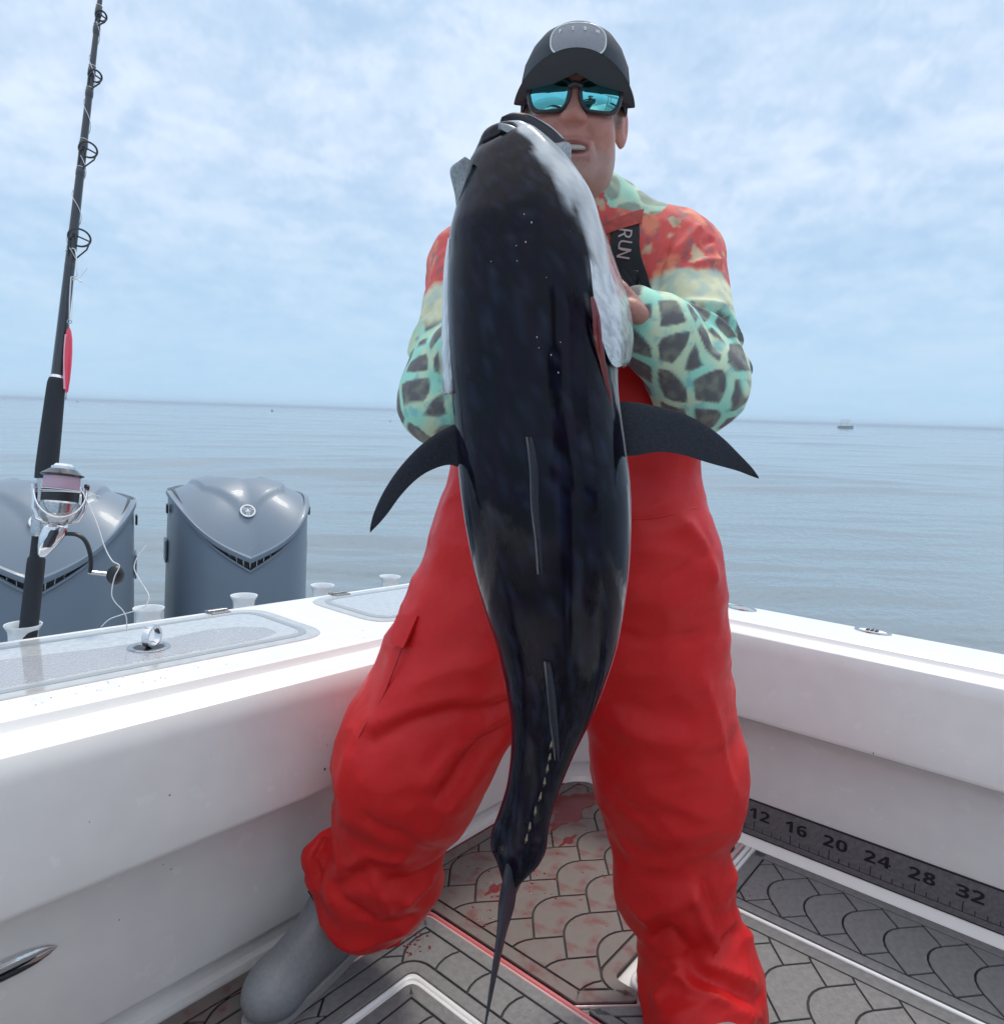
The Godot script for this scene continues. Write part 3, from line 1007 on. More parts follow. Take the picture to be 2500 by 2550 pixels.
func far_things() -> void:
	# another boat, almost on the horizon
	var d := (BOAT * Vector3(109.5, 8.264, -25.5)) - (BOAT * Vector3(0, 1.085, 0))
	d.y = 0.0
	d = d.normalized()
	var base := (BOAT * Vector3(0, 1.085, 0)) + d * 260.0
	base.y = 0.0
	var o := Node3D.new()
	o.name = "distant_boat"
	o.position = base
	o.basis = Basis(Vector3.UP, atan2(-d.x, -d.z) + 1.2)
	add_child(o, true)
	tag(o, "small white motor boat far off on the horizon", "boat")
	var put := func(called: String, g: Geo, m: Material) -> void:
		var q := MeshInstance3D.new()
		q.name = called
		q.mesh = g.mesh()
		q.material_override = m
		o.add_child(q, true)
	var g := Geo.new()
	var rings := []
	for e in [[-2.2, 1.0, 0.9], [-0.5, 1.1, 0.95], [1.2, 0.9, 1.0], [2.6, 0.08, 1.15]]:
		rings.append(PackedVector3Array([Vector3(-e[1], e[2], e[0]), Vector3(e[1], e[2], e[0]), Vector3(e[1] * 0.8, -0.2, e[0]), Vector3(-e[1] * 0.8, -0.2, e[0])]))
	g.loft(rings)
	put.call("hull", g, mat(Color(0.22, 0.28, 0.30), 0.4))
	g = Geo.new()
	g.box(Vector3(-0.85, 0.9, -1.5), Vector3(0.85, 2.35, 1.4), 0.12)
	put.call("cabin", g, mat(Color(0.85, 0.87, 0.87), 0.4))
	g = Geo.new()
	g.box(Vector3(-1.0, 2.9, -1.5), Vector3(1.0, 3.0, 1.3), 0.04)
	put.call("hardtop", g, mat(Color(0.25, 0.30, 0.33), 0.4))
	for s in [[-0.9, -1.2], [0.9, -1.2], [-0.9, 1.0], [0.9, 1.0]]:
		g = Geo.new()
		g.tube([Vector3(s[0], 0.9, s[1]), Vector3(s[0], 2.95, s[1])], 0.05, 6)
		put.call("post", g, mat(Color(0.4, 0.45, 0.48), 0.4))
	# dark floats on the water, far astern
	for e in [[198.5, -581.8, 0.75, "dark speck of a float on the horizon beside the pink lure"], [113.7, -182.1, 0.30, "dark speck of a float on the horizon above the right motor"], [57.8, -66.0, 0.11, "dark speck of a float on the water left of the bent elbow"]]:
		g = Geo.new()
		g.lathe(Vector3(e[0], 0, e[1]), Vector3.UP, [[e[2] * 0.3, -e[2]], [e[2] * 0.9, -e[2] * 0.3], [e[2], e[2] * 0.2], [e[2] * 0.7, e[2] * 0.8], [e[2] * 0.15, e[2] * 1.1], [e[2] * 0.1, e[2] * 1.9]], 12)
		var q := MeshInstance3D.new()
		q.name = "float"
		q.mesh = g.mesh()
		q.material_override = M.dark
		add_child(q, true)
		tag(q, e[3], "float", "floats far out on the water")

# ---------------------------------------------------------------- what the lenses and the wet fish mirror: the photographer and the console
func behind_the_viewer() -> void:
	var base := Vector3(-0.02, 0, 0.62)
	var who := thing("person", "photographer in dark jacket and trousers standing towards the bow, arms raised", "person", base)
	var jac := Field.new()
	jac.cap(base + Vector3(-0.13, 1.36, 0.06), base + Vector3(0.13, 1.36, -0.06), 0.10, 0.10, 0.05)
	jac.cap(base + Vector3(-0.09, 1.05, 0.05), base + Vector3(0.09, 1.05, -0.03), 0.13, 0.13, 0.06)
	jac.chain([base + Vector3(-0.2, 1.38, 0.04), base + Vector3(-0.24, 1.12, -0.10), base + Vector3(-0.10, 1.08, -0.34)], [0.07, 0.058, 0.045], 0.03)
	jac.chain([base + Vector3(0.2, 1.38, -0.06), base + Vector3(0.30, 1.12, -0.12), base + Vector3(0.16, 1.06, -0.36)], [0.07, 0.058, 0.045], 0.03)
	jac.cap(base + Vector3(0, 1.42, 0.0), base + Vector3(0, 1.50, -0.01), 0.075, 0.07, 0.03)
	jac.build(0.012)
	var legs := Field.new()
	legs.cap(base + Vector3(-0.08, 0.90, 0.04), base + Vector3(0.08, 0.90, -0.02), 0.13, 0.13, 0.05)
	for s in [-1.0, 1.0]:
		legs.chain([base + Vector3(0.09 * s, 0.86, 0), base + Vector3(0.12 * s, 0.48, -0.02), base + Vector3(0.14 * s, 0.09, 0.02)], [0.11, 0.08, 0.062], 0.04)
	legs.build(0.013)
	var sk := Field.new()
	sk.ell(base + Vector3(0, 1.66, -0.01), Vector3(0.075, 0.105, 0.09), 0.02)
	sk.ell(base + Vector3(0, 1.60, -0.04), Vector3(0.06, 0.075, 0.06), 0.03)
	sk.cap(base + Vector3(0, 1.64, -0.10), base + Vector3(0, 1.62, -0.115), 0.010, 0.013, 0.012)
	for s in [-1.0, 1.0]:
		sk.ell(base + Vector3(0.078 * s, 1.64, 0.0), Vector3(0.009, 0.03, 0.02), 0.008)
	sk.cap(base + Vector3(0, 1.58, 0.0), base + Vector3(0, 1.40, 0.01), 0.055, 0.06, 0.03)
	sk.cap(base + Vector3(0, 1.36, 0.01), base + Vector3(0, 0.95, 0.01), 0.07, 0.07, 0.03)
	for s in [[-0.24, -0.10, 0.04, -0.10, -0.34], [0.30, 0.16, -0.06, -0.12, -0.36]]:
		sk.chain([base + Vector3(0.2 * signf(s[0]), 1.38, s[2]), base + Vector3(s[0], 1.12, s[3]), base + Vector3(s[1], 1.07, s[4])], [0.045, 0.034, 0.026], 0.02)
		var w: Vector3 = base + Vector3(s[1], 1.07, s[4])
		var q := signf(s[0])
		sk.cap(w, w + Vector3(-0.03 * q, 0.01, -0.06), 0.026, 0.03, 0.02)
		for j in 4:
			var k: Vector3 = w + Vector3(-0.035 * q, 0.035 - 0.02 * j, -0.075)
			sk.chain([k, k + Vector3(-0.02 * q, 0, -0.028), k + Vector3(-0.042 * q, 0, -0.022), k + Vector3(-0.055 * q, 0, -0.006)], [0.010, 0.009, 0.008, 0.007], 0.004)
		sk.chain([w + Vector3(-0.02 * q, 0.02, -0.02), w + Vector3(-0.035 * q, 0.055, -0.04), w + Vector3(-0.05 * q, 0.075, -0.05)], [0.013, 0.011, 0.009], 0.01)
	sk.build(0.006)
	for p in sk.verts:
		sk.cols.append(Color(0.50, 0.27, 0.21))
	obj("body", sk.mesh(), M.skin, who)
	obj("jacket", jac.mesh(), mat(Color(0.02, 0.025, 0.035), 0.7), who)
	obj("trousers", legs.mesh(), mat(Color(0.03, 0.03, 0.032), 0.7), who)
	var g := Geo.new()
	g.lathe(base + Vector3(0, 1.69, 0), Vector3.UP, [[0.086, 0.0], [0.088, 0.03], [0.075, 0.07], [0.045, 0.095], [0.0, 0.10]], 24)
	g.ball(base + Vector3(0, 1.70, -0.11), Vector3(0.075, 0.007, 0.065))
	obj("cap", g.mesh(50.0), M.cap, who)
	for s in [-1.0, 1.0]:
		g = Geo.new()
		g.ball(base + Vector3(0.145 * s, 0.045, -0.05), Vector3(0.05, 0.043, 0.14))
		obj("boot", g.mesh(60.0), M.boot, who)
	# the console with its hard top
	var c := thing("helm_console", "white helm console under a hard top on four posts, towards the bow", "console", Vector3(0.82, 0, 2.0))
	g = Geo.new()
	g.box(Vector3(0.35, -0.02, 1.95), Vector3(1.29, 0.95, 2.75), 0.05)
	obj("cabinet", g.mesh(), M.gel, c)
	g = Geo.new()
	g.box(Vector3(0.42, 0.95, 2.1), Vector3(1.22, 1.25, 2.6), 0.05)
	obj("dash", g.mesh(), M.dark, c)
	g = Geo.new()
	g.box(Vector3(0.40, 0.10, 1.45), Vector3(1.24, 0.62, 1.90), 0.05)
	g.box(Vector3(0.40, 0.62, 1.50), Vector3(1.24, 1.02, 1.62), 0.03)
	obj("bench", g.mesh(), M.gel_grey, c)
	g = Geo.new()
	g.box(Vector3(0.10, 2.12, 1.75), Vector3(1.54, 2.20, 3.1), 0.03)
	obj("hard_top", g.mesh(), M.gel, c)
	for s in [[0.28, 1.95], [1.36, 1.95], [0.28, 2.75], [1.36, 2.75]]:
		g = Geo.new()
		g.tube([Vector3(s[0], 0.0, s[1]), Vector3(s[0], 2.13, s[1])], 0.025, 10)
		obj("post", g.mesh(), M.steel, c)
	g = Geo.new()
	g.box(Vector3(-0.42, -0.10, 1.901), Vector3(2.06, -0.0125, 4.0), 0.001)
	obj("floor", g.mesh(), M.gel, c)

# ---------------------------------------------------------------- the man
func dents(f: Field, list: Array, noise_amp: float, seed_: int, freq: float, crisp := false) -> void:
	# folds: each [points, width, height]; plus the cloth's own unevenness
	var n := FastNoiseLite.new()
	n.noise_type = FastNoiseLite.TYPE_SIMPLEX_SMOOTH
	n.seed = seed_
	n.frequency = freq
	n.fractal_octaves = 3
	var rg := FastNoiseLite.new()
	rg.noise_type = FastNoiseLite.TYPE_SIMPLEX
	rg.fractal_type = FastNoiseLite.FRACTAL_RIDGED
	rg.seed = seed_ + 3
	rg.frequency = 3.4
	rg.fractal_octaves = 2
	var sa := PackedVector3Array(); var sb := PackedVector3Array(); var sw := PackedFloat32Array(); var sh := PackedFloat32Array()
	for e in list:
		var pts := []
		for p in e[0]:
			pts.append(f.onto(p))
		for k in pts.size() - 1:
			sa.append(pts[k]); sb.append(pts[k + 1]); sw.append(e[1])
			sh.append(e[2])
	var mv := PackedVector3Array(f.verts)
	for q in f.verts.size():
		var p := f.verts[q]
		var h := n.get_noise_3dv(p) * noise_amp
		if crisp:
			# crumpled cloth: sharp crests, more of them towards the cuffs
			var low := smoothstep(0.55, 0.15, p.y)
			h += (rg.get_noise_3dv(Vector3(p.x, p.y * 1.5, p.z)) - 0.2) * lerpf(0.005, 0.011, low)
		var near := {}
		for s in sa.size():
			var w := sw[s]
			var d := p - sa[s]
			if d.length_squared() > 0.12:
				continue
			var ab := sb[s] - sa[s]
			var t := clampf(d.dot(ab) / ab.length_squared(), 0.0, 1.0)
			var e2 := (d - ab * t).length_squared() / (w * w)
			if e2 < 6.0:
				var x := sh[s] * exp(-(pow(e2, 0.75) if crisp else e2))
				# neighbours of one fold do not add up
				var key := sh[s]
				if not near.has(key) or absf(x) > absf(near[key]):
					near[key] = x
		for x in near.values():
			h += x
		mv[q] = p + f.norms[q] * h
	f.verts = mv
	f.renorm()

func patch(f: Field, c: Array, nu: int, nv: int, off: float, thick: float) -> Geo:
	# a strip of cloth laid on a body: corners c (top left, top right, bottom right, bottom left)
	var l := f.all()
	var top := []
	var g := Geo.new()
	var grid := []
	var low := []
	for j in nv + 1:
		var row := PackedVector3Array()
		var rl := PackedVector3Array()
		for i in nu + 1:
			var a: Vector3 = c[0].lerp(c[1], float(i) / nu)
			var b: Vector3 = c[3].lerp(c[2], float(i) / nu)
			var p := f.onto(a.lerp(b, float(j) / nv))
			var n := f.grad(p, l)
			row.append(p + n * (off + thick))
			rl.append(p + n * off)
		grid.append(row)
		low.append(rl)
	var rings := []
	for j in nv + 1:
		var ring := PackedVector3Array()
		for i in nu + 1:
			ring.append(grid[j][i])
		for i in range(nu, -1, -1):
			ring.append(low[j][i])
		rings.append(ring)
	g.loft(rings)
	return g

func seam_on(f: Field, pts: Array, r: float, off := 0.0015) -> Geo:
	var l := f.all()
	var out := []
	for p in curve(pts, 6):
		var q := f.onto(p)
		out.append(q + f.grad(q, l) * off)
	var g := Geo.new()
	g.tube(out, r, 6)
	return g

func person() -> void:
	var hc := Vector3(0.9393, 1.63, -0.6666)
	var fz := (Vector3(0, 1.085, 0) - hc)
	fz.y = 0.0
	fz = fz.normalized()
	fz = (fz * cos(0.14) + Vector3.DOWN * sin(0.14)).normalized()
	var fx := Vector3.UP.cross(fz).normalized()
	var HT := Transform3D(Basis(fx, fz.cross(fx), fz), hc)
	var base := Vector3(1.08, 0.0, -0.74)
	var man := thing("person", "smiling person in red bib overalls, cap and mirrored sunglasses holding up a tuna", "person", base)
	# ---- skin: head on a grid of its own, then neck and trunk, then the hands
	var hd := Field.new()
	hd.ell(Vector3(0, 0.034, -0.02), Vector3(0.076, 0.084, 0.094), 0.02)
	hd.ell(Vector3(0, -0.040, 0.016), Vector3(0.062, 0.082, 0.072), 0.03)
	hd.ell(Vector3(0, -0.088, 0.050), Vector3(0.034, 0.028, 0.030), 0.03)
	for s in [-1.0, 1.0]:
		hd.ell(Vector3(0.036 * s, -0.034, 0.055), Vector3(0.026, 0.024, 0.026), 0.025)
		hd.ell(Vector3(0.045 * s, -0.068, 0.012), Vector3(0.020, 0.034, 0.034), 0.03)
		hd.cap(Vector3(0.012 * s, 0.026, 0.080), Vector3(0.044 * s, 0.024, 0.066), 0.010, 0.009, 0.02)
		hd.ell(Vector3(0.0125 * s, -0.0265, 0.091), Vector3(0.0078, 0.0072, 0.0105), 0.008)
		hd.ell(Vector3(0.0795 * s, -0.008, -0.012), Vector3(0.008, 0.031, 0.019), 0.008, Basis(Vector3(1, 0, 0.5 * s).normalized(), Vector3.UP, Vector3(-0.5 * s, 0, 1).normalized()))
		hd.ell(Vector3(0.0885 * s, -0.004, -0.008), Vector3(0.006, 0.018, 0.009), 0.006, Basis.IDENTITY, true)
		hd.cap(Vector3(0.0058 * s, -0.0345, 0.0955), Vector3(0.0085 * s, -0.029, 0.096), 0.0032, 0.0028, 0.004, true)
		hd.cap(Vector3(0.022 * s, -0.040, 0.0875), Vector3(0.036 * s, -0.064, 0.074), 0.0022, 0.0018, 0.012, true)
	hd.cap(Vector3(0, 0.020, 0.082), Vector3(0, -0.021, 0.0985), 0.0070, 0.0098, 0.014)
	hd.ell(Vector3(0.002, -0.069, 0.080), Vector3(0.031, 0.016, 0.014), 0.015)
	hd.cap(Vector3(-0.022, -0.058, 0.082), Vector3(0.026, -0.0575, 0.081), 0.0042, 0.0038, 0.006)
	hd.cap(Vector3(-0.018, -0.079, 0.083), Vector3(0.022, -0.0785, 0.083), 0.0052, 0.0045, 0.006)
	hd.ell(Vector3(0.003, -0.0665, 0.094), Vector3(0.0255, 0.0092, 0.022), 0.004, Basis.IDENTITY, true)
	hd.cap(Vector3(0, -0.075, -0.02), Vector3(0.004, -0.17, -0.045), 0.056, 0.058, 0.035)
	hd.build(0.003)
	var pore := FastNoiseLite.new()
	pore.noise_type = FastNoiseLite.TYPE_SIMPLEX_SMOOTH
	pore.frequency = 60.0
	pore.seed = 77
	pore.fractal_octaves = 4
	for p in hd.verts:
		var c := Color(0.55, 0.265, 0.21) * (1.0 + 0.22 * pore.get_noise_3dv(p))
		var st := smoothstep(-0.045, -0.075, p.y) * smoothstep(-0.13, -0.11, p.y) * smoothstep(0.0, 0.03, p.z + 0.02)
		c = c.lerp(Color(0.40, 0.31, 0.285), st * clampf(0.55 + 0.9 * pore.get_noise_3dv(p * 3.0), 0.0, 1.0))
		var red := exp(-((p - Vector3(0, -0.03, 0.10)).length_squared()) / 0.0006) + exp(-((Vector3(absf(p.x), p.y, p.z) - Vector3(0.04, -0.03, 0.075)).length_squared()) / 0.0008)
		c = c.lerp(Color(0.52, 0.20, 0.16), minf(red, 1.0) * 0.5)
		if absf(p.y + 0.0675) < 0.017 and absf(p.x - 0.002) < 0.028 and p.z > 0.07:
			c = c.lerp(Color(0.40, 0.15, 0.13), 0.6)
		if absf(p.x) > 0.056 and p.y > -0.022 and p.z < 0.035 and absf(p.x) < 0.078:
			c = c.lerp(Color(0.15, 0.115, 0.095), 0.75 * smoothstep(-0.022, -0.005, p.y + 0.012 * pore.get_noise_3dv(p * 4.0)))
		if absf(p.x) > 0.078:
			c = c.lerp(Color(0.52, 0.19, 0.16), 0.5)
		hd.cols.append(c)
	hd.place(HT)
	var bd := Field.new()
	bd.cap(HT * Vector3(0.004, -0.15, -0.045), Vector3(1.046, 1.446, -0.7025), 0.052, 0.07, 0.04)
	bd.cap(Vector3(0.9925, 1.416, -0.7954), Vector3(1.131, 1.429, -0.6268), 0.07, 0.07, 0.04)
	bd.cap(Vector3(1.065, 1.41, -0.7211), Vector3(1.116, 0.9634, -0.7272), 0.09, 0.09, 0.05)
	bd.chain([Vector3(1.104, 1.428, -0.6123), Vector3(1.058, 1.212, -0.4656), Vector3(0.961, 1.293, -0.5083)], [0.045, 0.036, 0.029])
	bd.chain([Vector3(0.9367, 1.398, -0.8139), Vector3(0.7969, 1.165, -0.78), Vector3(0.7927, 1.259, -0.7101)], [0.045, 0.036, 0.029])
	bd.chain([Vector3(1.049, 0.8796, -0.7979), Vector3(0.8914, 0.4948, -0.9091), Vector3(0.878, 0.1998, -0.9979)], [0.09, 0.06, 0.04])
	bd.chain([Vector3(1.179, 0.8916, -0.6411), Vector3(1.248, 0.4705, -0.5474), Vector3(1.286, 0.0688, -0.464)], [0.09, 0.06, 0.04])
	bd.build(0.012)
	for p in bd.verts:
		bd.cols.append(Color(0.47, 0.235, 0.185))
	bd.append(hd)
	for s in [1.0, -1.0]:
		var hand := Field.new()
		var w := Vector3(0.9561, 1.298, -0.515) if s > 0.0 else Vector3(0.7907, 1.257, -0.7123)
		var kn := Vector3(0.9015, 1.337, -0.5346) if s > 0.0 else Vector3(0.7923, 1.307, -0.6773)
		var fd := (kn - w).normalized()
		var away := (Vector3(1.397, 1.411, -0.8702) - Vector3(0.8732, 1.289, -0.5439)).normalized()
		var acr := (away - fd * away.dot(fd)).normalized()
		var nrm := fd.cross(acr).normalized()
		var inward := (Vector3(0.815, 1.342, -0.6222) - kn).normalized()
		if nrm.dot(inward) < 0.0:
			nrm = -nrm
		for j in 4:
			var t := (j - 1.5) * 0.019
			var k0 := w + fd * (0.088 - 0.004 * absf(j - 1.3)) + acr * t
			hand.cap(w + acr * t * 0.7 + fd * 0.012, k0, 0.0135, 0.0115, 0.014)
			var len_: float = [0.9, 1.0, 0.95, 0.76][j]
			var a1 := k0 + (fd * 0.86 + nrm * 0.5) * 0.044 * len_
			var a2 := a1 + (fd * 0.35 + nrm * 0.94) * 0.028 * len_
			var a3 := a2 + (fd * -0.1 + nrm * 1.0) * 0.022 * len_
			hand.chain([k0, a1, a2, a3], [0.0102, 0.0088, 0.0082, 0.0070], 0.004)
		var th := w + fd * 0.022 - acr * 0.026
		hand.chain([th, th + fd * 0.034 - acr * 0.020 + nrm * 0.006, th + fd * 0.062 - acr * 0.024 + nrm * 0.018, th + fd * 0.082 - acr * 0.020 + nrm * 0.032], [0.0155, 0.0125, 0.0105, 0.0085], 0.008)
		hand.cap(w - fd * 0.03, w + fd * 0.02, 0.023, 0.022, 0.02)
		hand.build(0.003)
		for p in hand.verts:
			hand.cols.append(Color(0.44, 0.21, 0.165))
		bd.append(hand)
	obj("body", bd.mesh(), M.skin, man)
	var g := Geo.new()
	g.box(Vector3(-0.018, -0.0665, 0.076), Vector3(0.023, -0.0585, 0.0815), 0.0018)
	var put := func(gg: Geo) -> Geo:
		for q in gg.v.size():
			gg.v[q] = HT * gg.v[q]
		return gg
	obj("teeth", put.call(g).mesh(), M.teeth, man)
	# ---- cap
	g = Geo.new()
	var rings := []
	for e in [[0.008, 0.0835, 0.100], [0.026, 0.0850, 0.1035], [0.052, 0.0855, 0.1045], [0.074, 0.0815, 0.101], [0.093, 0.073, 0.092], [0.109, 0.060, 0.077], [0.121, 0.043, 0.056], [0.128, 0.024, 0.032], [0.132, 0.007, 0.009], [0.1355, 0.005, 0.006], [0.136, 0.002, 0.002]]:
		var ring := PackedVector3Array()
		for j in 48:
			var w := TAU * j / 48.0
			var zz: float = cos(w) * e[2]
			if zz > 0.0:
				zz *= 1.0 + 0.06 * smoothstep(0.05, 0.105, e[0])
			var y: float = e[0]
			if y < 0.05:
				y += 0.034 * smoothstep(0.2, 0.9, cos(w)) * (1.0 - y / 0.05) - 0.012 * (1.0 - y / 0.05) * smoothstep(0.3, -0.6, cos(w))
			ring.append(Vector3(sin(w) * e[1], y, zz - 0.014))
		rings.append(ring)
	g.loft(rings, true, false, true)
	var cap := obj("cap", put.call(g).mesh(30.0), M.cap, man)
	g = Geo.new()
	rings = []
	for i in 9:
		var t := i / 8.0
		var row := PackedVector3Array()
		for sd in [1, -1]:
			for j in 33:
				var w: float = lerpf(-1.32, 1.32, j / 32.0) * sd
				var bx := sin(w) * 0.0845
				var bz := cos(w) * 0.1035 - 0.014
				var ex := sin(w) * 0.0965
				var ez := bz + 0.080 * pow(cos(w * 0.97), 0.75)
				var x := lerpf(bx, ex, t)
				var z := lerpf(bz, ez, t)
				var y := 0.0375 - 0.026 * pow(absf(x) / 0.088, 2.0) - 0.002 * t + (0.0016 if sd > 0 else -0.0016) * (1.0 if i < 8 else 0.3)
				row.append(Vector3(x, y, z))
		rings.append(row)
	g.loft(rings)
	obj("brim", put.call(g).mesh(40.0), M.cap, cap)
	g = Geo.new()
	# mesh panels behind, a shade lighter
	rings = []
	for e in [[0.028, 0.0862, 0.1042], [0.052, 0.0866, 0.1052], [0.074, 0.0826, 0.1018], [0.093, 0.0738, 0.0928], [0.109, 0.0606, 0.0778], [0.119, 0.0474, 0.061]]:
		var row := PackedVector3Array()
		for j in 31:
			var w := lerpf(PI * 0.44, PI * 1.56, j / 30.0)
			row.append(Vector3(sin(w) * e[1], e[0] - 0.02 * smoothstep(0.05, 0.02, e[0]), cos(w) * e[2] - 0.014))
		rings.append(row)
	g.loft(rings, false, false, false, false)
	obj("mesh_panel", put.call(g).mesh(50.0), M.cap_mesh, cap)
	# badge on the front: rounded shield with a white rim, letters along its top
	var front := func(x: float, y: float, off: float) -> Vector3:
		var zz := 0.1045 * 1.03 * sqrt(maxf(0.0, 1.0 - pow(x / 0.086, 2.0))) * sqrt(maxf(0.02, 1.0 - pow(maxf(0.0, y - 0.045) / 0.096, 2.6))) - 0.014
		return Vector3(x, y, zz + off)
	var outl := []
	for k in 40:
		var w := TAU * k / 40.0
		var x := 0.0405 * signf(cos(w)) * pow(absf(cos(w)), 0.75)
		var y := 0.0775 + 0.0245 * signf(sin(w)) * pow(absf(sin(w)), 0.8)
		outl.append(Vector2(x, y))
	g = Geo.new()
	rings = []
	for sc in [1.0, 0.98, 0.7, 0.4, 0.1]:
		var ring := PackedVector3Array()
		for p in outl:
			ring.append(front.call(p.x * sc, 0.077 + (p.y - 0.077) * sc, 0.0015 if sc == 1.0 else 0.0045))
		rings.append(ring)
	g.loft(rings)
	var bad := obj("badge", put.call(g).mesh(60.0), M.patch, cap)
	g = Geo.new()
	var rim := []
	for k in 41:
		var p: Vector2 = outl[k % 40]
		rim.append(front.call(p.x, p.y, 0.0042))
	g.tube(rim, 0.0013, 6, false)
	obj("badge_rim", put.call(g).mesh(60.0), M.white, bad)
	var f := SystemFont.new()
	f.font_names = PackedStringArray(["Droid Sans"])
	f.font_weight = 700
	var word := "FISH"
	for k in 4:
		var tm := TextMesh.new()
		tm.font = f
		tm.text = word[k]
		tm.font_size = 24
		tm.pixel_size = 0.00036
		tm.depth = 0.0008
		var x := -0.027 + 0.018 * k
		var y := 0.0925 - 3.5 * pow(x, 2.0)
		var c: Vector3 = front.call(x, y, 0.0050)
		var tx: Vector3 = (front.call(x + 0.003, y - 0.5 * x * 0.04, 0.005) - c).normalized()
		var ty: Vector3 = (front.call(x, y + 0.003, 0.005) - c).normalized()
		var o := obj("letter", tm, M.white, bad)
		o.transform = HT * Transform3D(Basis(tx, ty, tx.cross(ty)).orthonormalized(), c)
	# ---- sunglasses
	g = Geo.new()
	var lens_at := func(s: float, u: float, v: float, off: float) -> Vector3:
		var x := s * (0.0385 + u * 0.0295)
		return Vector3(x, 0.004 + v * 0.0215, 0.101 - 3.6 * x * x - 0.006 * v * v + off)
	var shape := []
	for k in 32:
		var w := TAU * k / 32.0
		var u := signf(cos(w)) * pow(absf(cos(w)), 0.45)
		var v := signf(sin(w)) * pow(absf(sin(w)), 0.5)
		if v < 0.0:
			u *= 1.0 - 0.16 * -v
			u += 0.04 * v
		shape.append(Vector2(u, v))
	var glasses: MeshInstance3D
	for s in [-1.0, 1.0]:
		g = Geo.new()
		rings = []
		for e in [[0.93, -0.003], [0.93, 0.001], [1.0, 0.0022], [1.10, 0.0018], [1.14, -0.001], [1.10, -0.004], [0.93, -0.003]]:
			var ring := PackedVector3Array()
			for p in shape:
				ring.append(lens_at.call(s, p.x * e[0], p.y * e[0], e[1]))
			rings.append(ring)
		g.loft(rings, true, false, false)
		g.tube([lens_at.call(s, 1.1, 0.6, -0.002), Vector3(s * 0.077, 0.019, 0.064), Vector3(s * 0.0805, 0.017, 0.01), Vector3(s * 0.081, 0.008, -0.02)], [0.005, 0.0045, 0.003, 0.003], 8, true, 1.0)
		if s < 0.0:
			g.tube([lens_at.call(-1.0, -1.0, 0.45, 0.0), Vector3(0, 0.0155, 0.1035), lens_at.call(1.0, -1.0, 0.45, 0.0)], 0.0042, 8)
			glasses = obj("sunglasses", put.call(g).mesh(50.0), M.frame, man)
		else:
			obj("frame", put.call(g).mesh(50.0), M.frame, glasses)
		g = Geo.new()
		rings = []
		for sc in [0.98, 0.8, 0.6, 0.4, 0.2, 0.03]:
			var ring := PackedVector3Array()
			for p in shape:
				ring.append(lens_at.call(s, p.x * sc, p.y * sc, 0.0))
			rings.append(ring)
		g.loft(rings, true, false, true, false)
		var gm: Geo = put.call(g)
		if (gm.v[gm.t[1]] - gm.v[gm.t[0]]).cross(gm.v[gm.t[2]] - gm.v[gm.t[0]]).dot(fz) < 0.0:
			gm.flip(0)
		obj("lens", gm.mesh(70.0), M.lens, glasses)
	# ---- shirt
	var sh := Field.new()
	sh.cap(Vector3(0.9812, 1.395, -0.8223), Vector3(1.149, 1.414, -0.6187), 0.10, 0.10, 0.05)
	sh.cap(Vector3(0.9966, 1.272, -0.7874), Vector3(1.123, 1.284, -0.6344), 0.105, 0.10, 0.05)
	sh.cap(Vector3(1.026, 1.495, -0.7019), Vector3(1.131, 1.443, -0.573), 0.062, 0.080, 0.04)
	sh.cap(Vector3(1.026, 1.495, -0.7019), Vector3(0.9151, 1.405, -0.8334), 0.062, 0.080, 0.04)
	sh.cap(Vector3(1.018, 1.516, -0.674), Vector3(1.047, 1.469, -0.672), 0.068, 0.085, 0.04)
	sh.cap(Vector3(1.051, 1.529, -0.6351), Vector3(1.088, 1.498, -0.6098), 0.030, 0.036, 0.025)
	sh.cap(Vector3(1.085, 1.549, -0.6681), Vector3(1.042, 1.544, -0.7514), 0.036, 0.036, 0.025)
	var arm := [Vector3(1.135, 1.44, -0.5683), Vector3(1.058, 1.214, -0.4658), Vector3(0.9681, 1.288, -0.5067), Vector3(0.938, 1.313, -0.5216)]
	var arm2 := [Vector3(0.9137, 1.402, -0.8347), Vector3(0.7977, 1.165, -0.779), Vector3(0.7901, 1.238, -0.7185), Vector3(0.7899, 1.261, -0.6996)]
	sh.chain(arm, [0.083, 0.071, 0.055, 0.036], 0.03)
	sh.chain(arm2, [0.080, 0.071, 0.055, 0.040], 0.03)
	sh.build(0.0036)
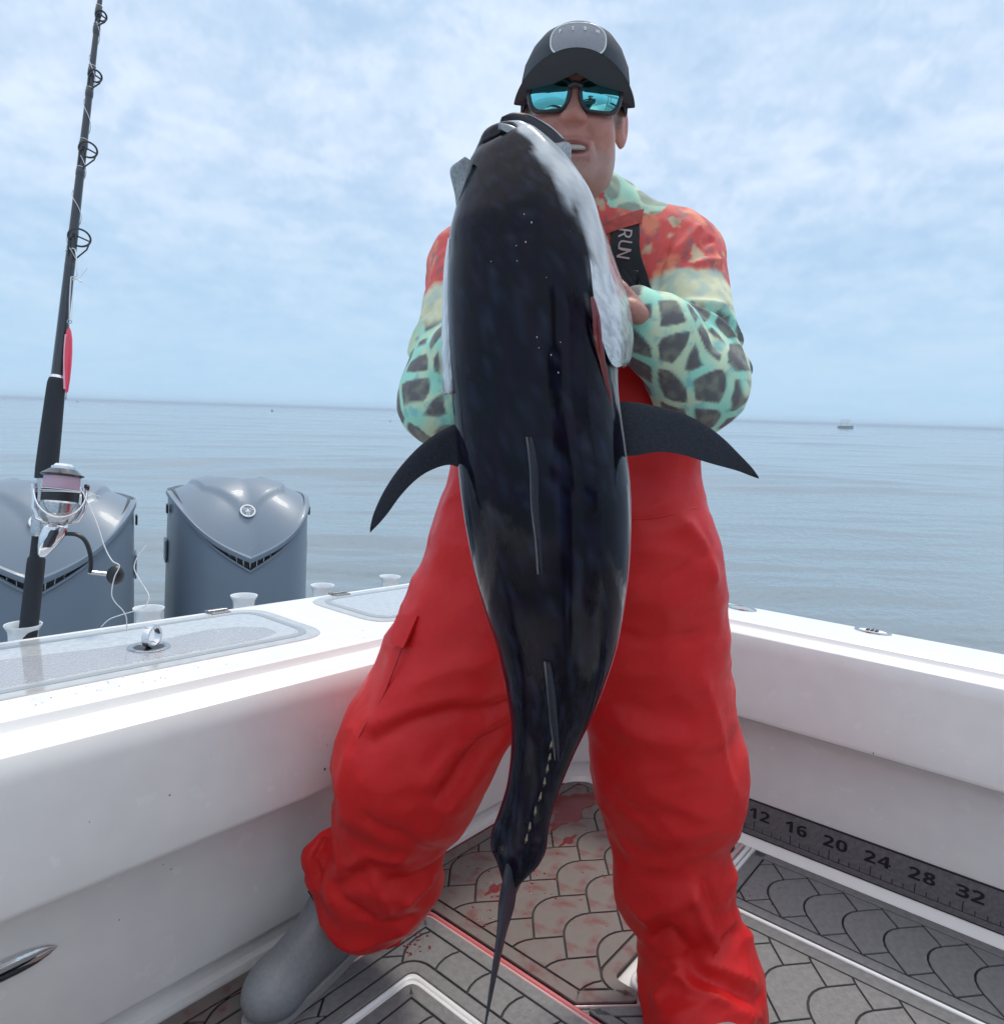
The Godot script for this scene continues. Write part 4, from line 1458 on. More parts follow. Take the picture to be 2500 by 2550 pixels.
	dents(sh, [
		[[Vector3(1.027, 1.36, -0.555), Vector3(1.056, 1.425, -0.5281), Vector3(1.095, 1.469, -0.5179)], 0.007, 0.006],
		[[Vector3(1.029, 1.354, -0.5518), Vector3(1.064, 1.413, -0.5167), Vector3(1.107, 1.454, -0.5008)], 0.006, -0.0061],
		[[Vector3(1.033, 1.351, -0.5464), Vector3(1.072, 1.4, -0.5052), Vector3(1.109, 1.422, -0.4781)], 0.007, 0.0062],
		[[Vector3(1.038, 1.374, -0.5436), Vector3(1.048, 1.437, -0.5396), Vector3(1.076, 1.478, -0.5422)], 0.006, -0.0055],
		[[Vector3(1.033, 1.321, -0.4947), Vector3(1.071, 1.326, -0.4643), Vector3(1.091, 1.282, -0.4349)], 0.008, 0.007],
		[[Vector3(1.019, 1.302, -0.4935), Vector3(1.069, 1.309, -0.4652), Vector3(1.092, 1.263, -0.4305)], 0.008, -0.0071],
		[[Vector3(1.023, 1.29, -0.4873), Vector3(1.061, 1.288, -0.4566), Vector3(1.096, 1.238, -0.423)], 0.008, 0.0072],
		[[Vector3(0.9815, 1.305, -0.4926), Vector3(1.011, 1.266, -0.4665), Vector3(1.019, 1.248, -0.4551)], 0.008, -0.006],
		[[Vector3(0.796, 1.264, -0.8418), Vector3(0.8088, 1.304, -0.8154)], 0.008, -0.0063],
		[[Vector3(0.7821, 1.243, -0.84), Vector3(0.8041, 1.284, -0.8185)], 0.008, 0.0064],
		[[Vector3(0.7606, 1.188, -0.8274), Vector3(0.7715, 1.137, -0.8074)], 0.008, -0.0052]], 0.006, 31, 9.0)
	var cell := FastNoiseLite.new()
	cell.noise_type = FastNoiseLite.TYPE_CELLULAR
	cell.cellular_distance_function = FastNoiseLite.DISTANCE_EUCLIDEAN
	cell.cellular_return_type = FastNoiseLite.RETURN_DISTANCE2_SUB
	cell.cellular_jitter = 0.9
	cell.frequency = 19.0
	cell.seed = 8
	cell.fractal_type = FastNoiseLite.FRACTAL_NONE
	cell.domain_warp_enabled = true
	cell.domain_warp_amplitude = 0.016
	cell.domain_warp_frequency = 9.0
	cell.domain_warp_fractal_type = FastNoiseLite.DOMAIN_WARP_FRACTAL_NONE
	var soft := FastNoiseLite.new()
	soft.noise_type = FastNoiseLite.TYPE_SIMPLEX_SMOOTH
	soft.frequency = 14.0
	soft.seed = 3
	soft.fractal_octaves = 4
	for p in sh.verts:
		var nz := soft.get_noise_3dv(p)
		var n2 := soft.get_noise_3dv(p * 2.3 + Vector3(4, 1, 7))
		# 0 on the shoulder, 1 from the elbow on
		var t := 0.0
		for am in [arm, arm2]:
			var d: Vector3 = p - am[0]
			var ab: Vector3 = am[1] - am[0]
			var tu := d.dot(ab) / ab.length_squared()
			var du: float = (d - ab * clampf(tu, 0.0, 1.0)).length()
			var e: Vector3 = p - am[1]
			var fb: Vector3 = am[3] - am[1]
			var tf := clampf(e.dot(fb) / fb.length_squared(), 0.0, 1.0)
			var df := (e - fb * tf).length()
			if df < du and df < 0.09:
				t = maxf(t, 1.0)
			elif du < 0.12:
				t = maxf(t, clampf(tu, 0.0, 1.0))
		var c := Color(0.68, 0.085, 0.075).lerp(Color(0.78, 0.24, 0.14), smoothstep(0.05, 0.35, nz))
		c = c.lerp(Color(0.26, 0.12, 0.13), smoothstep(0.12, 0.4, n2) * 0.75)
		c = c.lerp(Color(0.62, 0.56, 0.36), smoothstep(0.33, 0.5, -nz + 0.2 * n2) * 0.8)
		var mint := Color(0.33, 0.72, 0.58).lerp(Color(0.58, 0.72, 0.50), smoothstep(-0.2, 0.3, nz))
		mint = mint.lerp(Color(0.16, 0.47, 0.52), smoothstep(0.15, 0.45, n2) * 0.6)
		var v := cell.get_noise_3dv(p)
		var spot := smoothstep(-0.85, -0.76, v)
		var dark := Color(0.115, 0.115, 0.125).lerp(Color(0.20, 0.22, 0.18), smoothstep(-0.1, 0.4, n2))
		var green := mint.lerp(dark, spot)
		var cream := Color(0.70, 0.70, 0.47).lerp(Color(0.50, 0.60, 0.50), smoothstep(-0.2, 0.3, n2))
		var tt := t + nz * 0.07
		c = c.lerp(cream, smoothstep(0.31, 0.36, tt))
		c = c.lerp(green, smoothstep(0.56, 0.66, tt))
		# the hood at the neck is green with spots too
		if p.distance_to(Vector3(1.054, 1.534, -0.6408)) < 0.085 and p.y > Vector3(1.044, 1.497, -0.6164).y:
			c = green.lerp(Color(0.45, 0.62, 0.45), 0.4)
		sh.cols.append(c)
	var shirt := obj("shirt", sh.mesh(), M.shirt, man)
	g = patch(sh, [Vector3(0.9639, 1.466, -0.6148), Vector3(1.026, 1.501, -0.5745), Vector3(1.008, 1.478, -0.5628), Vector3(0.9468, 1.445, -0.6012)], 10, 3, 0.004, 0.006)
	obj("hood_edge", g.mesh(50.0), M.hood, shirt)
	# ---- bib overalls
	var bb := Field.new()
	bb.cap(Vector3(1.056, 0.9306, -0.7968), Vector3(1.172, 0.9415, -0.6552), 0.162, 0.158, 0.06)
	bb.cap(Vector3(1.048, 1.036, -0.8041), Vector3(1.18, 1.048, -0.6444), 0.142, 0.128, 0.06)
	bb.cap(Vector3(1.027, 1.15, -0.7821), Vector3(1.157, 1.162, -0.6243), 0.128, 0.116, 0.05)
	bb.cap(Vector3(1.014, 1.238, -0.7611), Vector3(1.117, 1.247, -0.6365), 0.125, 0.118, 0.05)
	bb.cap(Vector3(1.098, 0.8297, -0.7322), Vector3(1.095, 0.7285, -0.7222), 0.13, 0.10, 0.06)
	bb.chain([Vector3(1.03, 0.8545, -0.8185), Vector3(0.8904, 0.4947, -0.9103), Vector3(0.8874, 0.2323, -0.9827), Vector3(0.8836, 0.1678, -0.9963)], [0.165, 0.143, 0.108, 0.098], 0.05)
	bb.chain([Vector3(1.189, 0.8692, -0.6256), Vector3(1.248, 0.4704, -0.5486), Vector3(1.256, 0.2579, -0.5259), Vector3(1.283, 0.0925, -0.4708), Vector3(1.281, 0.0432, -0.4539), Vector3(1.284, -0.0104, -0.4403)], [0.165, 0.140, 0.104, 0.098, 0.095, 0.103], 0.05)
	bb.chain([Vector3(0.8028, 0.3111, -1.06), Vector3(0.7945, 0.2729, -1.07), Vector3(0.8031, 0.2193, -1.068), Vector3(0.825, 0.1819, -1.044)], [0.020, 0.026, 0.022, 0.014], 0.025)
	bb.chain([Vector3(0.8104, 0.1901, -1.048), Vector3(0.8175, 0.178, -0.9898), Vector3(0.8507, 0.1569, -0.9383), Vector3(0.8965, 0.1554, -0.9137), Vector3(0.9403, 0.1564, -0.9316)], [0.020, 0.018, 0.018, 0.018, 0.018], 0.018)
	bb.cap(Vector3(0.8684, 0.0997, -0.9885), Vector3(0.8631, 0.0293, -0.9936), 0.062, 0.10, 0.015, true)
	bb.chain([Vector3(1.272, 0.0757, -0.4668), Vector3(1.24, 0.0477, -0.4464), Vector3(1.19, 0.0389, -0.4199)], [0.085, 0.090, 0.082], 0.05)
	bb.build(0.0065)
	dents(bb, [
		[[Vector3(0.7576, 0.5822, -0.8783), Vector3(0.7823, 0.6227, -0.8216), Vector3(0.8333, 0.6419, -0.7775), Vector3(0.9245, 0.651, -0.7145)], 0.016, -0.014],
		[[Vector3(0.7604, 0.6059, -0.878), Vector3(0.7873, 0.6448, -0.8184), Vector3(0.8383, 0.6656, -0.7745), Vector3(0.925, 0.6721, -0.7166)], 0.022, 0.011],
		[[Vector3(0.8421, 0.4977, -0.7953), Vector3(0.8703, 0.5494, -0.7675), Vector3(0.8937, 0.5865, -0.7438), Vector3(0.9739, 0.6062, -0.7274)], 0.016, -0.0142],
		[[Vector3(0.8292, 0.5175, -0.8137), Vector3(0.8575, 0.5692, -0.7859), Vector3(0.8944, 0.6146, -0.7465)], 0.020, 0.0095],
		[[Vector3(0.7449, 0.5377, -0.9198), Vector3(0.7346, 0.4877, -0.9258), Vector3(0.7499, 0.4211, -0.9301)], 0.024, 0.0096],
		[[Vector3(0.7628, 0.2625, -0.9726), Vector3(0.7811, 0.297, -0.939), Vector3(0.8028, 0.321, -0.9155)], 0.018, -0.020],
		[[Vector3(0.8028, 0.321, -0.9155), Vector3(0.825, 0.2868, -0.8996), Vector3(0.8329, 0.2433, -0.9001)], 0.012, 0.012],
		[[Vector3(0.8325, 0.3023, -0.8925), Vector3(0.8706, 0.3178, -0.8636), Vector3(0.9112, 0.3197, -0.8459)], 0.020, -0.015],
		[[Vector3(0.7663, 0.2483, -0.9825), Vector3(0.797, 0.24, -0.9436), Vector3(0.8268, 0.2145, -0.9197), Vector3(0.8673, 0.2154, -0.886)], 0.012, -0.009],
		[[Vector3(0.7865, 0.3157, -1.046), Vector3(0.7766, 0.2798, -1.053), Vector3(0.7844, 0.2378, -1.038)], 0.008, -0.0103],
		[[Vector3(1.181, 0.3087, -0.4657), Vector3(1.191, 0.2614, -0.4477), Vector3(1.205, 0.2183, -0.4243), Vector3(1.213, 0.1967, -0.4123)], 0.011, 0.013],
		[[Vector3(1.195, 0.3211, -0.4506), Vector3(1.205, 0.2776, -0.4319), Vector3(1.224, 0.2347, -0.42)], 0.013, -0.0125],
		[[Vector3(1.21, 0.1817, -0.4137), Vector3(1.237, 0.2023, -0.3992), Vector3(1.257, 0.2114, -0.3921)], 0.009, -0.0126],
		[[Vector3(1.202, 0.1699, -0.4212), Vector3(1.233, 0.1422, -0.3962), Vector3(1.261, 0.1177, -0.3741)], 0.016, 0.0111],
		[[Vector3(1.172, 0.1633, -0.4583), Vector3(1.192, 0.1355, -0.4294), Vector3(1.227, 0.108, -0.3987), Vector3(1.27, 0.0874, -0.3747)], 0.016, -0.0117],
		[[Vector3(1.167, 0.1554, -0.4633), Vector3(1.182, 0.1124, -0.4387), Vector3(1.203, 0.0883, -0.4103), Vector3(1.253, 0.0642, -0.3776)], 0.011, 0.0111],
		[[Vector3(1.163, 0.2144, -0.4749), Vector3(1.184, 0.1867, -0.4461)], 0.020, -0.0145],
		[[Vector3(1.067, 0.4544, -0.5925), Vector3(1.087, 0.4463, -0.5363), Vector3(1.133, 0.4722, -0.4827)], 0.025, -0.0083],
		[[Vector3(1.044, 0.6127, -0.6424), Vector3(1.056, 0.6507, -0.5528), Vector3(1.118, 0.6354, -0.4746)], 0.03, -0.0084],
		[[Vector3(1.055, 0.6085, -0.5487), Vector3(1.1, 0.5986, -0.4929), Vector3(1.164, 0.6019, -0.4465)], 0.03, 0.0085],
		[[Vector3(1.123, 0.9791, -0.514), Vector3(1.161, 0.9292, -0.4927), Vector3(1.168, 0.8871, -0.4791)], 0.016, 0.0086],
		[[Vector3(1.071, 0.8813, -0.5333), Vector3(1.103, 0.9118, -0.4986), Vector3(1.161, 0.9292, -0.4927)], 0.022, -0.0087],
		[[Vector3(0.7817, 0.3191, -0.9412), Vector3(0.7973, 0.36, -0.9114), Vector3(0.8326, 0.3742, -0.87)], 0.012, 0.009],
		[[Vector3(0.8567, 0.2571, -0.8886), Vector3(0.8908, 0.2798, -0.8657)], 0.010, 0.0088],
		[[Vector3(0.875, 0.3878, -0.8516), Vector3(0.8324, 0.4457, -0.8639), Vector3(0.803, 0.4595, -0.8859)], 0.016, -0.0089],
		[[Vector3(1.081, 0.3335, -0.608), Vector3(1.111, 0.3349, -0.5399), Vector3(1.149, 0.3531, -0.4957)], 0.018, 0.0072],
		[[Vector3(1.13, 0.2261, -0.5331), Vector3(1.146, 0.272, -0.4877), Vector3(1.185, 0.3091, -0.4611)], 0.014, 0.0094],
		[[Vector3(1.138, 0.1745, -0.5163), Vector3(1.15, 0.2208, -0.4769)], 0.012, -0.0095],
		[[Vector3(1.151, 0.0934, -0.4908), Vector3(1.167, 0.1554, -0.4633)], 0.012, 0.0096],
		[[Vector3(0.8957, 0.7342, -0.729), Vector3(0.8297, 0.7257, -0.7612), Vector3(0.7972, 0.6918, -0.8125)], 0.022, 0.0062],
		[[Vector3(1.033, 0.7956, -0.6), Vector3(1.06, 0.7769, -0.5338), Vector3(1.131, 0.7837, -0.4783)], 0.028, -0.0061],
		[[Vector3(1.157, 0.701, -0.4674), Vector3(1.192, 0.5876, -0.4419), Vector3(1.208, 0.504, -0.4262)], 0.014, 0.0075]], 0.008, 17, 4.5, true)
	var bib := obj("bib_overalls", bb.mesh(), M.bib, man)
	g = seam_on(bb, [Vector3(0.8312, 0.742, -0.8726), Vector3(0.8088, 0.701, -0.8788), Vector3(0.7842, 0.6527, -0.8868), Vector3(0.7657, 0.5985, -0.9022), Vector3(0.7593, 0.5755, -0.9071)], 0.0016, 0.003)
	obj("side_seam", g.mesh(60.0), M.seam, bib)
	g = seam_on(bb, [Vector3(1.032, 0.9918, -0.564), Vector3(1.047, 0.9933, -0.5456), Vector3(1.083, 1, -0.519), Vector3(1.163, 1.012, -0.5009)], 0.0026, 0.001)
	obj("waist_seam", g.mesh(60.0), M.bib, bib)
	g = patch(bb, [Vector3(0.8321, 0.7843, -0.9248), Vector3(0.826, 0.7946, -0.8542), Vector3(0.8097, 0.7371, -0.8666), Vector3(0.8141, 0.7355, -0.9086)], 8, 8, 0.002, 0.006)
	obj("pocket_flap", g.mesh(40.0), M.bib, bib)
	# label sticking out of the cuff
	g = Geo.new()
	g.box(Vector3(-0.014, -0.011, -0.0012), Vector3(0.014, 0.011, 0.0012), 0.0005)
	for q in g.v.size():
		g.v[q] = Vector3(0.8007, 0.1869, -1.075) + Basis(Vector3(0.63, 0.0, 0.77).normalized(), -0.1) * Basis.looking_at(Vector3(0.775, -0.08, -0.632)) * Basis(Vector3(0, 0, 1), -0.9) * g.v[q]
	var lab := obj("cuff_label", g.mesh(), M.ink, bib)
	g = Geo.new()
	g.torus(Vector3(0.8006, 0.1907, -1.073), Vector3(-0.775, 0.08, 0.632), 0.005, 0.0011, 14, 6)
	obj("label_mark", g.mesh(), M.white, lab)
	# strap with its woven letters
	var sc := [Vector3(0.9596, 1.456, -0.5871), Vector3(1.006, 1.48, -0.5644), Vector3(0.9891, 1.336, -0.5509), Vector3(0.9416, 1.338, -0.5776)]
	g = patch(sh, sc, 8, 16, 0.004, 0.003)
	var strap := obj("shoulder_strap", g.mesh(40.0), M.strap, bib)
	var lf := SystemFont.new()
	lf.font_names = PackedStringArray(["Droid Sans"])
	var ln := sh.all()
	var wd := "RUNDÉN"
	for k in wd.length():
		var v := 0.09 + 0.150 * k
		var mid: Vector3 = sc[0].lerp(sc[1], 0.5).lerp(sc[3].lerp(sc[2], 0.5), v)
		var q := sh.onto(mid)
		var n := sh.grad(q, ln)
		var down: Vector3 = (sc[3].lerp(sc[2], 0.5) - sc[0].lerp(sc[1], 0.5)).normalized()
		down = (down - n * down.dot(n)).normalized()
		var tm := TextMesh.new()
		tm.font = lf
		tm.text = wd[k]
		tm.font_size = 32
		tm.pixel_size = 0.00092
		tm.depth = 0.0012
		var o := obj("letter", tm, M.strap_ink, strap)
		o.transform = Transform3D(Basis(down, n.cross(down), n), q + n * 0.0079 - n.cross(down) * 0.0)
	# ---- boots
	for s in [0, 1]:
		var bt := Field.new()
		var heel: Vector3 = Vector3(0.915, 0.0, -1.098) if s == 0 else Vector3(1.265, 0.0, -0.52)
		var toe: Vector3 = Vector3(0.645, 0.0, -1.052) if s == 0 else Vector3(1.11, 0.0, -0.31)
		var d := (toe - heel).normalized()
		var sd := d.cross(Vector3.UP)
		bt.cap(heel + d * 0.035 + (Vector3(0.01, 0.27, 0.07) if s == 0 else Vector3(0, 0.12, 0)), heel + d * 0.05 + Vector3(0, 0.10, 0), 0.058, 0.050, 0.03)
		bt.cap(heel + d * 0.06 + Vector3(0, 0.13 if s == 0 else 0.07, 0.0), heel + d * 0.20 + Vector3(0, 0.06, 0), 0.046, 0.040, 0.04)
		bt.cap(heel + d * 0.03 + Vector3(0, 0.05, 0), heel + d * 0.20 + Vector3(0, 0.05, 0), 0.040, 0.042, 0.05)
		bt.ell(heel + d * 0.225 + Vector3(0, 0.047, 0), Vector3(0.052, 0.037, 0.046), 0.04, Basis(d, Vector3.UP, -sd))
		bt.build(0.007)
		var bo := obj("boot", bt.mesh(), M.boot, man)
		g = Geo.new()
		var out := PackedVector2Array()
		for k in 36:
			var w := TAU * k / 36.0
			var along := 0.124 + 0.156 * cos(w)
			var wid := 0.0495 * signf(sin(w)) * pow(absf(sin(w)), 0.8) * (0.86 + 0.17 * smoothstep(-0.2, 0.8, cos(w)))
			var p := heel + d * along + sd * wid
			out.append(Vector2(p.x, p.z))
		g.prism(out, 0.0016, 0.022, 0.003)
		obj("sole", g.mesh(), M.sole, bo)

# ---------------------------------------------------------------- the tuna
func fish() -> void:
	var rows := [[Vector3(0.709, 1.52, -0.6248), 0.0122, 0.35], [Vector3(0.7096, 1.515, -0.6235), 0.0250, 0.48], [Vector3(0.7141, 1.507, -0.6218), 0.0374, 0.6], [Vector3(0.7199, 1.495, -0.6193), 0.0510, 0.72], [Vector3(0.7287, 1.472, -0.615), 0.0686, 0.84], [Vector3(0.7375, 1.445, -0.6102), 0.0842, 0.92], [Vector3(0.7458, 1.413, -0.6053), 0.0985, 0.97], [Vector3(0.752, 1.379, -0.6011), 0.1051, 1], [Vector3(0.7575, 1.345, -0.5978), 0.1117, 1], [Vector3(0.7628, 1.287, -0.5917), 0.1167, 1], [Vector3(0.7665, 1.217, -0.5859), 0.1171, 1], [Vector3(0.7695, 1.162, -0.5797), 0.1152, 1], [Vector3(0.7748, 1.091, -0.5685), 0.1170, 1], [Vector3(0.7806, 1.04, -0.5611), 0.1180, 1], [Vector3(0.7847, 0.9875, -0.5539), 0.1153, 1], [Vector3(0.7886, 0.9135, -0.5442), 0.1063, 1], [Vector3(0.7929, 0.8381, -0.5353), 0.0899, 1], [Vector3(0.7921, 0.7774, -0.5331), 0.0738, 1], [Vector3(0.7891, 0.7235, -0.5344), 0.0591, 1], [Vector3(0.7851, 0.6852, -0.5374), 0.0486, 1], [Vector3(0.7802, 0.646, -0.5414), 0.0412, 1], [Vector3(0.773, 0.6076, -0.5452), 0.0366, 1], [Vector3(0.7671, 0.5784, -0.5486), 0.0366, 1], [Vector3(0.7617, 0.5591, -0.5495), 0.0383, 0.85], [Vector3(0.7571, 0.5428, -0.5498), 0.0405, 0.72], [Vector3(0.7535, 0.5284, -0.5491), 0.0395, 0.66], [Vector3(0.7503, 0.5146, -0.5481), 0.0340, 0.66], [Vector3(0.7466, 0.502, -0.5478), 0.0248, 0.7], [Vector3(0.7427, 0.4894, -0.5477), 0.0165, 0.8], [Vector3(0.7394, 0.4781, -0.5471), 0.0097, 0.8], [Vector3(0.738, 0.4685, -0.546), 0.0034, 0.8]]
	var cen := []
	var hw := []
	var flat := []
	for e in rows:
		cen.append(e[0])
		hw.append(e[1])
		flat.append(e[2])
	var pts := []
	var rad := []
	var fl := []
	for k in cen.size() - 1:
		for j in 4:
			var t := j / 4.0
			pts.append(cen[k].cubic_interpolate(cen[k + 1], cen[maxi(k - 1, 0)], cen[mini(k + 2, cen.size() - 1)], t))
			rad.append(cubic_interpolate(hw[k], hw[k + 1], hw[maxi(k - 1, 0)], hw[mini(k + 2, hw.size() - 1)], t))
			fl.append(lerpf(flat[k], flat[k + 1], t))
	pts.append(cen[cen.size() - 1]); rad.append(hw[hw.size() - 1]); fl.append(0.5)
	var view := Vector3(-0.775, 0.083, 0.632)
	var base: Vector3 = cen[cen.size() - 1]
	var tuna := thing("tuna", "large dark-backed tuna held upright head up, back towards the viewer", "fish", base)
	var nz := FastNoiseLite.new()
	nz.noise_type = FastNoiseLite.TYPE_SIMPLEX_SMOOTH
	nz.frequency = 18.0
	nz.seed = 5
	nz.fractal_octaves = 4
	var g := Geo.new()
	var rings := []
	var n := 80
	var frames := []
	for k in pts.size():
		var d: Vector3 = (pts[mini(k + 1, pts.size() - 1)] - pts[maxi(k - 1, 0)]).normalized()
		var s := float(k) / (pts.size() - 1)
		var roll := lerpf(0.30, 0.10, smoothstep(0.15, 0.45, s))
		var dor := (view - d * view.dot(d)).normalized()
		var side := d.cross(dor).normalized()
		if side.dot(Vector3(0.63, 0, 0.77)) < 0.0:
			side = -side
		var dr := dor * cos(roll) - side * sin(roll)
		var sr := side * cos(roll) + dor * sin(roll)
		frames.append([dr, sr])
		var ring := PackedVector3Array()
		for j in n:
			var w := TAU * j / n
			var up := cos(w)
			var ac := sin(w)
			var hd: float = rad[k] * (0.92 if up > 0.0 else 1.22) * fl[k]
			var sd: float = rad[k]
			# a low ridge along the back
			var p: Vector3 = pts[k] + dr * up * hd + sr * signf(ac) * pow(absf(ac), 0.94) * sd
			# brow crease over the snout
			var cr := exp(-pow((s - 0.068) / 0.006, 2.0)) * maxf(0.0, up)
			p -= dr * cr * 0.004
			ring.append(p)
			# the back is dark down to an angle that is smaller on the cheek
			var lim := 1.50 - 0.16 * smoothstep(0.38, 0.5, s)
			if w < PI:
				lim = lerpf(0.60, 0.90, smoothstep(0.10, 0.30, s))
				lim = lerpf(lim, 1.26, smoothstep(0.30, 0.36, s))
				lim = lerpf(0.8, lim, smoothstep(0.03, 0.10, s))
			lim = lerpf(lim, 3.4, smoothstep(0.58, 0.80, s))
			var dark := smoothstep(lim - 0.06, lim + 0.10, absf(w if w < PI else w - TAU) + 0.22 * nz.get_noise_3d(p.x * 1.6, p.y * 0.5, p.z * 1.6))
			var e1 := nz.get_noise_3d(p.x * 2.0, p.y * 0.6, p.z * 2.0)
			var e3 := nz.get_noise_3d(p.x * 7.0, p.y * 0.45, p.z * 7.0)
			var c := Color(0.005, 0.0045, 0.011).lerp(Color(0.016, 0.020, 0.038), smoothstep(-0.05, 0.5, e3)).lerp(Color(0.011, 0.004, 0.013), smoothstep(0.0, 0.4, e1) * 0.7)
			var silver := Color(0.42, 0.45, 0.48).lerp(Color(0.58, 0.60, 0.62), smoothstep(-0.3, 0.3, e1))
			c = c.lerp(silver, dark)
			g.c.append(c)
		rings.append(ring)
	g.loft(rings)
	while g.c.size() < g.v.size():
		g.c.append(Color(0.012, 0.016, 0.026))
	obj("body", g.mesh(60.0), M.fish, tuna)
	# flecks of foam and slime on the wet head
	var rs := RandomNumberGenerator.new()
	rs.seed = 9
	var fk := Geo.new()
	for k in 36:
		var i := rs.randi_range(18, 46)
		var w := clampf(rs.randfn(0.42, 0.28), -0.5, 0.8)
		var p: Vector3 = pts[i].lerp(pts[i + 1], rs.randf()) + (frames[i][0] * cos(w) * 0.925 * fl[i] + frames[i][1] * sin(w)) * rad[i]
		fk.ball(p, Vector3(1, rs.randf_range(1.0, 2.6), 1) * rs.randf_range(0.0003, 0.0008), Basis(Vector3(0.3, 0.2, 1).normalized(), rs.randf_range(-0.5, 0.5)), 6, 4)
	var fo := obj("foam_fleck", fk.mesh(80.0), M.white, tuna)
	tag(fo, "", "", "", "stuff")
	# ---- jaws: the lower one stands open behind the snout; a bony lip with a flared end on each side
	blade(tuna, "lower_jaw", [[Vector3(0.7351, 1.541, -0.6432), Vector3(0.7365, 1.538, -0.6412)], [Vector3(0.7495, 1.552, -0.635), Vector3(0.7475, 1.535, -0.6273)], [Vector3(0.7658, 1.555, -0.6234), Vector3(0.7602, 1.53, -0.6158)], [Vector3(0.782, 1.55, -0.6108), Vector3(0.7721, 1.522, -0.6033)], [Vector3(0.7944, 1.541, -0.5976), Vector3(0.7842, 1.516, -0.5924)], [Vector3(0.8034, 1.53, -0.5866), Vector3(0.7927, 1.51, -0.5844)], [Vector3(0.8061, 1.524, -0.5825), Vector3(0.7994, 1.512, -0.5797)]], 0.012, M.fin)
	g = Geo.new()
	g.tube(curve([Vector3(0.735, 1.542, -0.6403), Vector3(0.7474, 1.551, -0.6326), Vector3(0.7634, 1.554, -0.6214), Vector3(0.7796, 1.549, -0.6089), Vector3(0.7919, 1.54, -0.5957), Vector3(0.8016, 1.528, -0.5839)], 5), 0.0016, 6, true, 1.0, view)
	g.c = colours(g, Color(0.42, 0.45, 0.48))
	obj("jaw_rim", g.mesh(60.0), M.gill, tuna)
	for e in [[[Vector3(0.6991, 1.512, -0.6153), Vector3(0.6974, 1.508, -0.6121)], [Vector3(0.7084, 1.512, -0.6039), Vector3(0.7015, 1.502, -0.6015)], [Vector3(0.722, 1.508, -0.5915), Vector3(0.712, 1.494, -0.5893)], [Vector3(0.7417, 1.505, -0.5796), Vector3(0.7299, 1.49, -0.5762)], [Vector3(0.7635, 1.504, -0.5702), Vector3(0.7537, 1.49, -0.5661)], [Vector3(0.7785, 1.511, -0.5654), Vector3(0.7685, 1.492, -0.5609)], [Vector3(0.7925, 1.513, -0.5645), Vector3(0.781, 1.485, -0.5637)], [Vector3(0.7927, 1.497, -0.562), Vector3(0.7848, 1.48, -0.5632)], [Vector3(0.7922, 1.483, -0.5625), Vector3(0.7886, 1.478, -0.563)]], [[Vector3(0.6759, 1.47, -0.6478), Vector3(0.676, 1.466, -0.6391)], [Vector3(0.6723, 1.464, -0.6673), Vector3(0.6775, 1.457, -0.6441)], [Vector3(0.6727, 1.457, -0.6723), Vector3(0.6782, 1.446, -0.6481)], [Vector3(0.6762, 1.445, -0.6711), Vector3(0.678, 1.433, -0.6514)], [Vector3(0.6789, 1.429, -0.6673), Vector3(0.6786, 1.42, -0.6538)], [Vector3(0.6795, 1.414, -0.6646), Vector3(0.6784, 1.41, -0.6559)]]]:
		blade(tuna, "lip_plate", e, 0.0075, M.lip)
	for q in [Vector3(0.7864, 1.454, -0.553)]:
		g = Geo.new()
		g.ball(q, Vector3.ONE * 0.0085)
		obj("eye", g.mesh(70.0), M.eye, tuna)
	g = Geo.new()
	g.ball(Vector3(0.7877, 1.476, -0.5702), Vector3(0.010, 0.012, 0.008))
	g.ball(Vector3(0.7808, 1.464, -0.5691), Vector3(0.006, 0.010, 0.006))
	obj("mouth_flesh", g.mesh(70.0), M.flesh, tuna)
	# ---- gill covers
	gill_plate(tuna, [[Vector3(0.7661, 1.427, -0.5235), Vector3(0.8038, 1.442, -0.5413)], [Vector3(0.759, 1.414, -0.5178), Vector3(0.8102, 1.433, -0.5369)], [Vector3(0.7514, 1.398, -0.5092), Vector3(0.8191, 1.422, -0.5293)], [Vector3(0.7438, 1.36, -0.4929), Vector3(0.829, 1.387, -0.5157)], [Vector3(0.7398, 1.331, -0.4844), Vector3(0.8393, 1.359, -0.5074)], [Vector3(0.7374, 1.298, -0.4766), Vector3(0.8509, 1.325, -0.4965)], [Vector3(0.7375, 1.272, -0.4698), Vector3(0.8596, 1.297, -0.4902)], [Vector3(0.7446, 1.249, -0.4677), Vector3(0.8637, 1.271, -0.4865)], [Vector3(0.7543, 1.233, -0.4663), Vector3(0.8653, 1.252, -0.4851)], [Vector3(0.7674, 1.218, -0.4658), Vector3(0.863, 1.232, -0.4854)], [Vector3(0.7798, 1.21, -0.4654), Vector3(0.8595, 1.222, -0.4883)], [Vector3(0.7925, 1.208, -0.4654), Vector3(0.8541, 1.217, -0.4912)]], nz)
	gill_plate(tuna, [[Vector3(0.6808, 1.369, -0.6714), Vector3(0.692, 1.375, -0.6902)], [Vector3(0.6776, 1.333, -0.6658), Vector3(0.6915, 1.341, -0.6942)], [Vector3(0.6754, 1.282, -0.6585), Vector3(0.6922, 1.289, -0.6943)], [Vector3(0.6747, 1.24, -0.6539), Vector3(0.6903, 1.245, -0.6909)], [Vector3(0.6741, 1.207, -0.6502), Vector3(0.6894, 1.21, -0.6875)], [Vector3(0.6755, 1.18, -0.6481), Vector3(0.6894, 1.182, -0.6839)], [Vector3(0.677, 1.166, -0.6492), Vector3(0.6882, 1.168, -0.6801)], [Vector3(0.6788, 1.163, -0.6545), Vector3(0.6878, 1.164, -0.6755)]], nz)
	g = Geo.new()
